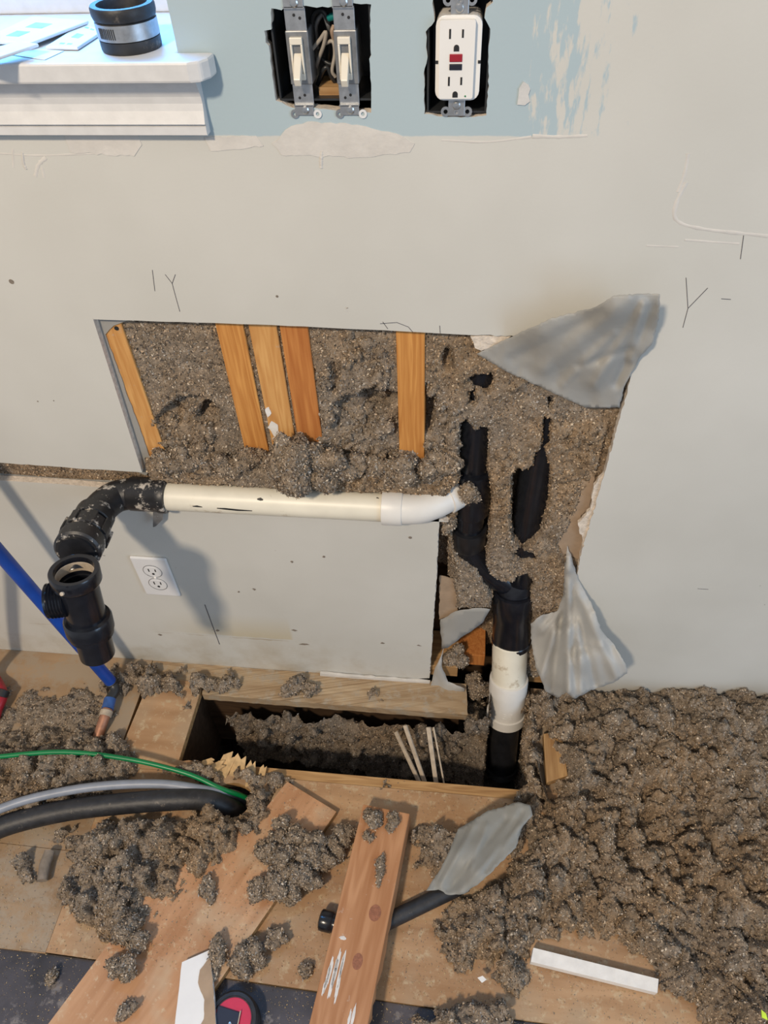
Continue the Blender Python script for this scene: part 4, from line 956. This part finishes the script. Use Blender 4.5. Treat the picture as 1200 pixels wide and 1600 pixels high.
for s_ in (1, -1):
    MB().box(gx_ - .0085, gx_ + .0085, -.0015, .0002, gz_ + s_ * .044 - .008, gz_ + s_ * .044 + .008).build('yoke_tab', M_STEEL, gf, bevel=.001)
    b = MB(); screw(b, (gx_, -.0015, gz_ + s_ * .0415), .0040); b.build('screw', M_SCREW, gf, smooth=35)
    for dx in (-.011, .011): ring(gx_ + dx, gz_ + s_ * .0475, .0048, .0, gf)
    ring(gx_, gz_ + s_ * .0475, .003, -.0015, gf)
# low duplex outlet: plate edges follow the plumb lines
oc = (W(200, 866) + W(282, 932)) / 2; ox, oz = oc[0] + .003, oc[2] + .002
dp = thing('wall_outlet', (ox, 0, oz - .055), 'white duplex outlet low on the wall under the pipe, with cover plate', 'outlet')
MB().box(ox - .035, ox + .035, -.0055, .0004, oz - .0575, oz + .0575).build('cover_plate', M_WHITE2, dp, bevel=.003)
for s_ in (1, -1):
    cz = oz + s_ * .0195
    pts = [(ox + .0172 * math.cos(a), -.0063, cz + max(-.0118, min(.0118, .0172 * math.sin(a)))) for a in [2 * math.pi * k / 28 for k in range(28)]]
    MB().ngon3(pts, (0, .003, 0)).build('outlet_face', M_WHITE2, dp, bevel=.0004)
    MB().lathe([(.0174, .0007), (.0182, .0007), (.0182, 0), (.0174, 0)], (ox, -.0055, cz), (0, -1, 0), 28, close=True).build('face_gap', M_STEELD, dp)
    for dx, hh in ((-.0064, .0042), (.0064, .0036)): MB().box(ox + dx - .0011, ox + dx + .0011, -.0066, -.004, cz + .0015 - hh + .002, cz + .0015 + hh + .002).build('blade_slot', M_BLK, dp)
    MB().lathe([(0, .0003), (.0027, .0003), (.0027, -.002)], (ox, -.0063, cz - .0068), (0, -1, 0), 12).build('ground_slot', M_BLK, dp)
b = MB(); screw(b, (ox, -.0055, oz), .003); b.build('screw', M_WHITE, dp, smooth=35)
# ================================================================== ITEMS ON THE WINDOW SILL
cc = Vector(F(207, 74, stool_z)); cr = .0295; ch = .0385
cpl = thing('rubber_coupling', (cc.x, cc.y, stool_z), 'black rubber pipe coupling with steel band standing on the window sill', 'coupling')
MB().lathe([(cr, 0), (cr + .0008, .002), (cr + .0008, .0105), (cr - .001, .011), (cr - .001, .026), (cr + .0012, .0275), (cr + .0022, .031), (cr + .0022, ch - .002), (cr + .001, ch), (cr - .0045, ch), (cr - .0052, ch - .002), (cr - .0052, .004), (0, .004)], (cc.x, cc.y, stool_z), (0, 0, 1), 44).build('rubber_sleeve', M_HOSE, cpl, smooth=35)
band = MB().lathe([(cr - .001, .0115), (cr + .0012, .0115), (cr + .0012, .0255), (cr - .001, .0255)], (cc.x, cc.y, stool_z), (0, 0, 1), 44, close=True).build('steel_band', M_STEEL, cpl, smooth=35)
for k in range(9):
    a = math.radians(-128 + k * 4.2); d = Vector((math.cos(a), math.sin(a), 0)); tg = Vector((-d.y, d.x, 0))
    MB().obox(Vector((cc.x, cc.y, stool_z + .0185)) + d * (cr + .0013), (.0006, .0008, .009), (d, tg, Vector((0, 0, 1)))).build('band_slot', M_BLK, band)
def plate(pxs, z, th, label, slots=()):
    pts = fl(pxs, z); o = MB().ngon3(pts, (0, 0, th)).build('switch_plate', M_WHITE2, bevel=.001); tag(o, label, 'switch plate')
    p = [Vector(q) for q in pts]
    for (u0, u1, v0, v1) in slots:
        q = []
        for u_, v_ in ((u0, v0), (u1, v0), (u1, v1), (u0, v1)):
            q.append((p[0].lerp(p[1], u_)).lerp(p[3].lerp(p[2], u_), v_) + Vector((0, 0, th + .0002)))
        MB().ngon3([tuple(a) for a in q], (0, 0, -.001)).build('plate_slot', M_STEELD, o)
    return o
plate([(-30, 68), (52, 29), (140, 37), (48, 72)], stool_z + .004, .003, 'large white switch plate lying at the left of the sill', [(.55, .75, .3, .6), (.2, .4, .3, .55)])
plate([(72, 78), (132, 40), (163, 52), (122, 79)], stool_z + .0005, .003, 'white switch plate with one toggle slot beside the rubber coupling', [(.42, .60, .35, .62), (.12, .17, .3, .45), (.12, .17, .55, .7), (.85, .9, .3, .45), (.85, .9, .55, .7)])
plate([(-70, 96), (30, 70), (62, 73), (-30, 104)], stool_z + .0085, .003, 'white switch plate nearest the left front edge of the sill')
o = MB().ngon3(fl([(18, 86), (60, 77), (100, 80), (70, 94)], stool_z + .0003), (0, 0, .0005)).build('paper_slip', M_WHITE2); tag(o, 'small slip of paper under the switch plates on the sill', 'paper')

# ================================================================== TORN PLASTIC SHEETS
def poly_sheet(name, outline, ctrl, label, mt, wr=.004, step=7, seed=1, plane='wall', ridges=()):
    """outline in pixels; ctrl = (px, py, depth y or height z) blended smoothly; folds as ridge lines (x0,y0,x1,y1,width,amount)"""
    rs = random.Random(seed); ol = []
    n = len(outline)
    for i in range(n):
        a = Vector(outline[i]); b_ = Vector(outline[(i + 1) % n]); k = max(1, int((b_ - a).length / step))
        for j in range(k):
            p = a.lerp(b_, j / k); ol.append(p + (Vector((rs.uniform(-1, 1), rs.uniform(-1, 1))) * (.9 if j else 0)))
    pts = list(ol); xs_ = [p.x for p in ol]; ys_ = [p.y for p in ol]
    gxs = np.arange(min(xs_), max(xs_), step); gys = np.arange(min(ys_), max(ys_), step)
    GX, GY = np.meshgrid(gxs, gys); GX = GX + (GY // step % 2) * step * .5
    sd_ = sdf(GX, GY, [tuple(p) for p in ol])
    for a, c, s_ in zip(GX.ravel(), GY.ravel(), sd_.ravel()):
        if s_ > step * .55: pts.append(Vector((a, c)))
    r = geometry.delaunay_2d_cdt(pts, [], [list(range(len(ol)))], 1, 1e-4)
    V2 = np.array([v[:] for v in r[0]]); F2 = [tuple(f) for f in r[2]]
    c = np.array(ctrl); d2 = ((V2[:, None, :] - c[None, :, :2]) ** 2).sum(-1) + 60; w_ = d2 ** -1.4
    dep = (w_ * c[None, :, 2]).sum(1) / w_.sum(1)
    sgn = -1 if plane == 'wall' else 1
    fold = (fbm(V2[:, 0] / 42, V2[:, 1] / 42, seed, 3) - .5) * 2 * wr + np.abs(fbm(V2[:, 0] / 24 + 5, V2[:, 1] / 60, seed + 2, 2) - .4) * wr * 1.4
    for (x0_, y0_, x1_, y1_, ww, am) in ridges:
        e = np.array([x1_ - x0_, y1_ - y0_]); t = np.clip(((V2 - [x0_, y0_]) @ e) / (e @ e), 0, 1)
        dd = np.linalg.norm(V2 - np.array([x0_, y0_]) - t[:, None] * e, axis=1); fold = fold + (.6 if plane == 'wall' else .8) * am * np.exp(-(dd / ww) ** 2)
    dep = dep + sgn * fold
    V = [W(a, b_, d_) if plane == 'wall' else F(a, b_, d_) for (a, b_), d_ in zip(V2, dep)]
    o = MB().add(V, F2).build(name, mt, smooth=120, solid=.0006); return tag(o, label, 'plastic sheet')
poly_sheet('plastic_sheet', [(745, 553), (790, 530), (860, 498), (930, 480), (960, 462), (1000, 459), (1031, 460), (1030, 495), (1020, 535), (1000, 558), (988, 580), (975, 605), (968, 637), (915, 637), (860, 612), (790, 580)],
           [(745, 553, .002), (968, 637, -.002), (915, 637, .0), (1031, 460, -.055), (960, 462, -.065), (860, 500, -.035), (985, 575, -.008), (860, 600, -.002), (930, 555, -.02), (1015, 540, -.022), (800, 575, .001)],
           'grey plastic flap folded out over the upper right corner of the wall opening', M_POLY, .004, 4, 3, ridges=[(985, 470, 850, 575, 14, .012), (1005, 475, 985, 560, 7, .014), (1000, 490, 930, 600, 8, .010), (1020, 480, 962, 600, 7, -.010), (985, 545, 905, 572, 6, -.008), (940, 490, 800, 560, 9, -.006), (960, 520, 880, 600, 6, .006)])
poly_sheet('plastic_sheet', [(886, 852), (893, 870), (903, 905), (925, 945), (940, 985), (958, 1005), (978, 1038), (980, 1052), (960, 1066), (920, 1080), (898, 1092), (885, 1082), (870, 1090), (852, 1080), (838, 1045), (830, 1005), (829, 975), (845, 962), (870, 955), (880, 930), (882, 890)],
           [(886, 855, .006), (903, 905, -.004), (940, 985, -.05), (980, 1048, -.075), (898, 1090, -.085), (860, 1083, -.055), (832, 990, -.012), (870, 957, .0), (885, 1000, -.04), (920, 1040, -.075)],
           'clear plastic sheet hanging from the wall beside the white fitting', M_POLYL, .005, 4, 4, ridges=[(888, 870, 888, 1080, 7, .022), (900, 920, 908, 1080, 5, .010), (890, 900, 930, 1070, 6, -.012), (905, 930, 962, 1055, 7, .012), (885, 900, 862, 1085, 6, -.014), (880, 935, 845, 1060, 5, .010), (848, 985, 880, 950, 5, .010), (900, 1000, 940, 1010, 5, .006)])
poly_sheet('plastic_sheet', [(688, 968), (712, 955), (745, 950), (766, 952), (755, 972), (730, 990), (700, 1012), (690, 1014)], [(688, 968, .016), (766, 952, .012), (700, 1012, .006), (730, 985, .012)],
           'small grey plastic scrap behind the lower right corner of the drywall', M_POLY, .003, 6, 5)
poly_sheet('plastic_sheet', [(693, 1012), (690, 1040), (700, 1065), (726, 1076), (722, 1100), (714, 1124), (700, 1118), (668, 1092), (671, 1080), (678, 1050)], [(693, 1012, .004), (668, 1092, -.012), (714, 1124, -.05), (726, 1078, -.02), (690, 1050, -.004)],
           'narrow clear plastic strip drooping over the edge of the floor hole', M_POLYL, .003, 6, 6, ridges=[(685, 1040, 708, 1110, 6, .008)])
poly_sheet('plastic_sheet', [(666, 1392), (690, 1355), (702, 1330), (715, 1296), (760, 1268), (810, 1253), (828, 1258), (832, 1275), (815, 1295), (806, 1325), (780, 1350), (755, 1375), (725, 1397), (700, 1398), (685, 1390)],
           [(666, 1392, .034), (700, 1397, .040), (830, 1265, .085), (760, 1268, .072), (715, 1296, .055), (780, 1350, .078), (745, 1330, .074)],
           'torn grey plastic piece lying on the insulation beside the loose board', M_POLYF, .004, 4, 7, 'floor', ridges=[(690, 1380, 740, 1290, 5, .008), (700, 1392, 790, 1280, 5, -.006), (720, 1392, 812, 1290, 6, .007), (735, 1360, 760, 1290, 4, .005), (760, 1360, 815, 1270, 4, -.005)])
# grey membrane strips along the cut edges
o = MB().ngon3(wl([(-200, 732), (0, 740), (100, 748), (200, 752), (200, 762), (100, 760), (0, 755), (-200, 745)], .0145), (0, .001, 0)).build('membrane_strip', M_POLY); tag(o, 'grey plastic edge showing in the slit left of the black elbow', 'plastic sheet')
o = MB().ngon3(flatten(rag(wl([(142, 489), (150, 496), (200, 500), (178, 508), (165, 522), (240, 728), (228, 742), (212, 735), (150, 515)], .0128), .01, .0008, 51), 1, .0128), (0, -.0015, 0)).build('membrane_strip', M_POLY); tag(o, 'grey plastic strip along the left cut edge of the opening', 'plastic sheet')

# ================================================================== LOOSE BOARDS AND SCRAPS ON THE FLOOR
def board(name, pts, th, mt, ang, label, cat, extra=None, bevel=.001, z=0, mts=None):
    """outline on the floor built in the board's own frame so the grain follows its length"""
    c = sum((Vector(p) for p in pts), Vector()) / len(pts); c.z = z
    Rm = Matrix.Rotation(-ang, 4, 'Z'); loc = [tuple(Rm @ (Vector(p) - c)) for p in pts]; loc = [(a, b_, 0) for a, b_, _ in loc]
    b = MB().ngon3(loc, (0, 0, th), 0, None if mts is None else 1); o = b.build(name, [mt] + ([mts] if mts else []), org=(0, 0, 0), bevel=bevel)
    o.location = c; o.rotation_euler = (0, 0, ang); ORG[o.name] = c; return tag(o, label, cat)
zt = .016
pa = Vector(F(75, 1600, zt)); pb = Vector(F(327, 1264, zt)); dl = (pb - pa); pa2 = pa - dl * .25
ends = [pa2, pb, Vector(F(384, 1300, zt)), Vector(F(449, 1221, zt)), Vector(F(526, 1268, zt))]
pc = Vector(F(338, 1541, zt)); dr = (ends[-1] - pc); ends.append(pc - dr * .30)
ang = math.atan2(dl.y, dl.x) - math.pi / 2
ply = board('plywood_offcut', ends, zt, M_PLY2, ang, 'wide notched plywood offcut lying diagonally across the subfloor', 'board', z=.0004, mts=M_EDGE)
# 2x4 lying over the tool
tl, tr_ = Vector(F(571, 1262, .046)), Vector(F(638, 1266, .046)); bl_, br_ = Vector(F(486, 1592, .066)), Vector(F(576, 1600, .066))
far = (tl + tr_) / 2; nearp = (bl_ + br_) / 2; dv = (nearp - far); Lb = dv.length + .02; dv.normalize(); side = Vector((-dv.y, dv.x, 0)).normalized(); nz = side.cross(dv)
if nz.z < 0: nz = -nz
lum = bpy.data.objects.new
b = MB(); hw, th = .0445, .038
r_ = random.Random(5); nseg = 26; vs = []
for i in range(nseg + 1):
    t = i / nseg; e1 = (r_.uniform(-.0012, .0012) - (.005 if i > nseg * .72 else 0) * (i % 2 == 0)) if i > nseg * .3 else 0
    for (xx_, zz_) in ((-hw, 0), (hw + e1, 0), (hw + e1 * .4, th * .45), (hw - .002, th), (-hw, th)): vs.append((xx_, -t * Lb, zz_))
fs = []
for i in range(nseg):
    for k in range(5): fs.append((i * 5 + k, i * 5 + (k + 1) % 5, i * 5 + 5 + (k + 1) % 5, i * 5 + 5 + k))
fs += [(0, 1, 2, 3, 4), tuple(nseg * 5 + k for k in range(5))]
b.add(vs, fs); lumber = b.build('lumber_offcut', M_LUMB, org=(0, 0, 0), bevel=.0012)
bx_ = side if side.x > 0 else -side
mm = Matrix.Identity(4); by_ = -dv; bz_ = bx_.cross(by_)
for i in range(3): mm[i][0] = bx_[i]; mm[i][1] = by_[i]; mm[i][2] = bz_[i]
org_ = far - bz_ * th; mm.translation = org_; lumber.matrix_world = mm; ORG[lumber.name] = org_
tag(lumber, 'short thick board with knots and white paint smears resting on a black tool', 'board')
def on_board(u_, v_, rx_, ry_, mt, name, seed, h_=.0004):
    rr = random.Random(seed); pts = []
    for k in range(22):
        a = 2 * math.pi * k / 22; q = rr.uniform(.75, 1.1) if name != 'knot' else 1; pts.append((u_ + rx_ * q * math.cos(a), v_ + ry_ * q * math.sin(a), th - .0003))
    bb = MB().ngon3(pts, (0, 0, h_ + .0003)); me = bb.build(name, mt, org=(0, 0, 0)); me.location = (0, 0, 0); me.parent = lumber; return me
M_KNOT = mat('wood_knot', (.26, .10, .05), .7, var=.25, scale=300); M_SMEAR = mat('white_smear', (.62, .58, .53), .8, var=.1, scale=120, bumps=.4)
def uv_of(a, c):
    p = Vector(F(a, c, .055)); q = mm.inverted() @ p; return q.x, q.y
for k, (a, c, rx_, ry_) in enumerate([(586, 1427, .010, .013), (559, 1504, .008, .012)]): u_, v_ = uv_of(a, c); on_board(u_, v_, rx_, ry_, M_KNOT, 'knot', k)
for k, (a, c, rx_, ry_) in enumerate([(536, 1467, .006, .003), (512, 1530, .0025, .02), (516, 1520, .003, .024), (521, 1530, .003, .034), (526, 1515, .003, .03), (531, 1525, .0022, .03), (536, 1508, .0022, .022), (507, 1545, .002, .012), (528, 1550, .0018, .02), (552, 1592, .0025, .018), (546, 1596, .002, .014)]): u_, v_ = uv_of(a, c); on_board(u_, v_, rx_, ry_, M_SMEAR, 'paint_smear', 10 + k)
# black tool under the board
hA = Vector(F(704, 1392, .016)); hB = Vector(F(560, 1462, .014)); hd_ = (hB - hA).normalized()
tool = thing('hand_tool', (hA.x, hA.y, 0), 'black round handled tool sticking out from under the thick board', 'tool')
MB().tube([hA - hd_ * .03, hA, hB], [.0135, .014, .0135], 20).build('handle', M_HOSE, tool, smooth=40)
e0 = Vector(F(499, 1436, .019)); e1 = Vector(F(560, 1452, .018)); ed = (e1 - e0).normalized()
MB().lathe([(0, .001), (.0135, .001), (.0165, .003), (.0172, .006), (.0172, .022), (.0160, .024), (.0160, .026), (.0168, .027), (.0168, .075), (.010, .08), (0, .08)], e0, ed, 26).build('head', M_ABSC, tool, smooth=35)
# painted strip
q0, q1, q2, q3 = [Vector(F(a, c, .020)) for a, c in ((833, 1481), (1029, 1530), (1027, 1552), (829, 1503))]
an = math.atan2((q1 - q0).y, (q1 - q0).x)
strip = board('painted_wood_strip', [q0, q1, q2, q3], .018, M_WPAINT, an, 'white painted wood strip lying in front of the insulation heap at lower right', 'wood strip', z=.004)
# drywall scrap
s_ = [Vector(F(a, c, .034)) for a, c in ((284, 1503), (327, 1484), (333, 1545), (340, 1640), (268, 1640), (275, 1580))]
scrap = board('drywall_scrap', rag(s_, .01, .0005, 61), .010, M_WHITE, 0, 'white drywall scrap with torn brown paper at the bottom edge', 'drywall scrap', z=.0225, bevel=0)
tp = [Vector(F(a, c, .0345)) for a, c in ((327, 1496), (329, 1500), (333, 1545), (340, 1640), (300, 1640), (309, 1606), (318, 1592), (319, 1562), (309, 1535), (312, 1515))]
cS = scrap.location; pts = [(p.x - cS.x, p.y - cS.y, .0098) for p in rag(tp, .006, .0006, 62)]
o = MB().ngon3(pts, (0, 0, .0008)).build('torn_paper', M_KRAFT, org=(0, 0, 0)); o.location = (0, 0, 0); o.parent = scrap
# tape measure
tcn = Vector(F(362, 1592, .03)); tape = thing('tape_measure', (tcn.x, tcn.y, -.006), 'round red and black tape measure partly under the drywall scrap', 'tape measure')
R0 = .040
MB().lathe([(0, 0), (R0 - .003, 0), (R0, .003), (R0, .027), (R0 - .003, .031), (R0 - .008, .032), (R0 - .009, .030), (0, .030)], (tcn.x, tcn.y, -.006), (0, 0, 1), 44).build('rubber_rim', M_HOSE, tape, smooth=35)
MB().lathe([(0, .030), (R0 - .011, .030), (R0 - .009, .0285)][::-1], (tcn.x, tcn.y, -.0055), (0, 0, 1), 44).build('red_face', M_RUBR, tape, smooth=35)
MB().ngon3([(tcn.x - .032, tcn.y - .028, .025), (tcn.x + .008, tcn.y - .030, .025), (tcn.x + .012, tcn.y + .010, .025), (tcn.x - .026, tcn.y + .016, .025)], (0, 0, .002)).build('belt_clip', M_NAVY, tape, bevel=.001)
MB().obox((tcn.x + .011, tcn.y - .008, .028), (.0015, .040, .002)).build('tape_blade', M_STICK, tape)
b = MB(); screw(b, (tcn.x - .002, tcn.y - .006, .027), .003, (0, 0, 1)); b.build('screw', M_SCREW, tape, smooth=35)
# sticks in the floor hole
for k, (a0, c0, a1, c1, r, lb) in enumerate([(620, 1147, 654, 1220, .0042, 'leftmost pale stick leaning in the floor hole'), (634, 1137, 663, 1220, .0042, 'second pale stick from the left in the floor hole'), (670, 1140, 681, 1220, .0045, 'thickest upright pale stick in the floor hole'), (678, 1140, 693, 1220, .0018, 'thin grey wire like stick right of the pale sticks')]):
    p0 = Vector(W(a0, c0, -.125)); p1 = Vector(W(a1, c1, -.200)); d_ = (p1 - p0).normalized(); sd2 = d_.cross(Vector((0, 1, 0))).normalized()
    o = MB().obox((p0 + p1) / 2 + d_ * .02, (r * 2, r * 1.1, (p1 - p0).length + .05), (sd2, d_.cross(sd2), d_)).build('wooden_stick', M_STICK, bevel=.0008); tag(o, lb, 'stick', 'sticks in the floor hole')
# half buried wood block and other small bits
q = [Vector(F(a, c, .014)) for a, c in ((848, 1150), (876, 1145), (886, 1215), (853, 1226))]
o = board('wood_block', q, .018, M_EDGE, math.pi / 2, 'short wood block half buried right of the floor hole', 'wood block', z=.006)
o = MB().tube([F(78, 1330, .016), F(70, 1352, .015), F(66, 1376, .014)], [.0095, .0098, .009], 18).build('foam_plug', M_CORK, smooth=50); tag(o, 'grey brown round plug lying left of the insulation heap', 'plug')
o = MB().ngon3([F(a, c, .115) for a, c in ((1189, 1578), (1196, 1584), (1199, 1594), (1190, 1590))], (0, 0, .002)).build('plastic_bit', M_YEL); tag(o, 'tiny yellow green plastic bit in the lower right corner', 'plastic bit')
o = MB().ngon3([F(a, c, .028) for a, c in ((746, 1528), (754, 1525), (760, 1531), (753, 1536))], (0, 0, .002)).build('gypsum_chip', M_WPAINT); tag(o, 'small white chip on the insulation near the painted strip', 'chip')
# ================================================================== SINGLE CLUMPS
CL = [((206, 1463), .018, (.030, .026, .026), 'round insulation clump on the diagonal plywood, larger of the pair'), ((197, 1515), .018, (.024, .020, .020), 'smaller insulation clump just below the round one on the plywood'),
      ((205, 1578), .018, (.016, .018, .014), 'low insulation clump near the bottom edge of the plywood'), ((328, 1388), .018, (.016, .022, .008), 'flat insulation clump in the middle of the plywood'),
      ((388, 1500), .0, (.029, .028, .026), 'insulation clump on the subfloor beside the plywood edge'), ((432, 1470), .0, (.020, .016, .014), 'small loose insulation clump right of the plywood edge'),
      ((340, 1495), .018, (.016, .030, .012), 'grey insulation clump touching the drywall scrap'), ((85, 1528), -.006, (.011, .013, .010), 'tiny insulation ball on the dark flooring at lower left'),
      ((480, 1518), .0, (.013, .013, .010), 'tiny insulation clump left of the thick board'), ((585, 1280), .046, (.020, .018, .012), 'insulation clump on the far end of the thick board'),
      ((612, 1285), .046, (.016, .016, .010), 'thin insulation clump at the right far corner of the thick board'), ((595, 1362), .050, (.008, .026, .007), 'narrow insulation streak on the middle of the thick board'),
      ((575, 1308), .046, (.010, .009, .008), 'pea sized insulation clump on the thick board')]
MID = [((405, 1392), .018, (.022, .018, .014)), ((428, 1392), .017, (.026, .020, .018)), ((455, 1398), .012, (.026, .018, .018)), ((440, 1372), .017, (.026, .022, .022)), ((470, 1372), .014, (.028, .024, .024)), ((492, 1378), .002, (.020, .018, .018)),
       ((425, 1342), .018, (.024, .020, .018)), ((450, 1345), .018, (.028, .024, .026)), ((480, 1342), .016, (.028, .024, .026)), ((506, 1346), .004, (.024, .022, .022)), ((438, 1318), .018, (.022, .018, .020)), ((466, 1316), .018, (.024, .020, .024)), ((492, 1322), .014, (.024, .020, .022)), ((446, 1292), .018, (.016, .014, .018)), ((520, 1325), .0, (.022, .020, .020)), ((538, 1312), .0, (.020, .020, .020)), ((412, 1325), .018, (.014, .012, .008)), ((528, 1345), .0, (.014, .014, .012)), ((382, 1296), .018, (.014, .012, .010))]
for k, (pxy, z, r, lb) in enumerate(CL): clump('insulation_clump', F(*pxy, z), r, lb, 300 + k, sub=3 if max(r) < .02 else 4)
for k, (pxy, z, r) in enumerate(MID): clump('insulation_clump', F(*pxy, z), r, 'insulation clump in the heap on the plywood left of the thick board', 340 + k, 'clumps heaped on the plywood')
PC = [((452, 738), -.022, (.036, .030, .056), 'largest insulation clump slumping over the white pipe'), ((480, 728), -.016, (.040, .03, .045), 'insulation clump just right of the largest one on the pipe'), ((515, 738), -.012, (.034, .028, .036), 'insulation clump above the middle of the white pipe')]
for k, ((a, c), y_, r, lb) in enumerate(PC):
    p = W(a, c, y_); clump('insulation_clump', (p[0], p[1], p[2] - r[2] * .8), r, lb, 380 + k, flat=1)
PR = [((550, 745), -.010), ((590, 750), -.010), ((630, 752), -.010), ((665, 752), -.008), ((400, 745), -.006), ((360, 742), -.004), ((320, 742), -.004), ((280, 742), -.004), ((690, 745), -.002)]
for k, ((a, c), y_) in enumerate(PR):
    p = W(a, c, y_); rr = .022 + .010 * ((k * 7) % 5) / 5; clump('insulation_clump', (p[0], p[1] + .012, p[2] - .004), (rr * 1.1, rr * .8, rr * .9), 'insulation clump on top of the white pipe, %s' % ['below the gap between heap and last stud', 'left of the last stud foot', 'under the last stud', 'just right of the last stud', 'left of the largest clump', 'under the first of the three studs', 'second from the black elbow', 'nearest the black elbow', 'by the white elbow'][k], 400 + k, 'clumps along the top of the pipe', flat=1)
ST = [((735, 770), .012, (.022, .014, .026), 'insulation clump stuck to the black tee right of the white elbow'), ((700, 820), .02, (.014, .014, .026), 'insulation clump behind the right edge of the lower drywall'), ((712, 1030), .012, (.024, .02, .026), 'insulation clump beside the white fitting under the plastic scrap')]
ST += [((742, 1078), .0, (.030, .024, .030), 'insulation clump filling the gap left of the white fitting'), ((744, 1112), -.012, (.032, .024, .034), 'insulation clump under the end of the drooping plastic strip')]
for k, ((a, c), y_, r, lb) in enumerate(ST):
    p = W(a, c, y_); clump('insulation_clump', (p[0], p[1], p[2] - r[2] * .7), r, lb, 420 + k, flat=1)
# sawdust and fibre crumbs over the boards
rs = np.random.RandomState(3); n = 15000
pxs = np.stack([rs.uniform(-20, 1100, n), rs.uniform(1190, 1600, n)], 1)
pts = np.array([F(a, c, .0006) for a, c in pxs]); onp = sdf(pxs[:, 0], pxs[:, 1], [(75, 1600), (327, 1264), (384, 1300), (449, 1221), (526, 1268), (338, 1541), (300, 1600)]) > 2
pts2 = np.array([F(a, c, zt + .0012) for a, c in pxs]); pts = np.where(onp[:, None], pts2, pts)
ok = ~((pts[:, 1] > -.242) | ((np.hypot((pts[:, 0] - hole_c[0]) / .040, (pts[:, 1] - hole_c[1]) / .034) < 1.1)))
pts = pts[ok]; pts[:, 2] = np.where(pts[:, 1] < -.578, pts[:, 2] - .006, pts[:, 2])
fv = flakes(pts, np.tile([0, 0, 1.0], (len(pts), 1)), .0008, .0032, rs, .3); cs = np.repeat(np.where(rs.rand(len(pts), 1) < .55, np.array([[.52, .38, .20]]), np.array([[.27, .22, .17]])) * (.7 + .6 * rs.rand(len(pts), 1)), 4, 0)
o = mesh_np('sawdust', fv[0], fv[1], cs); tag(o, 'sawdust and fibre crumbs scattered over the boards', 'sawdust', kind='stuff')
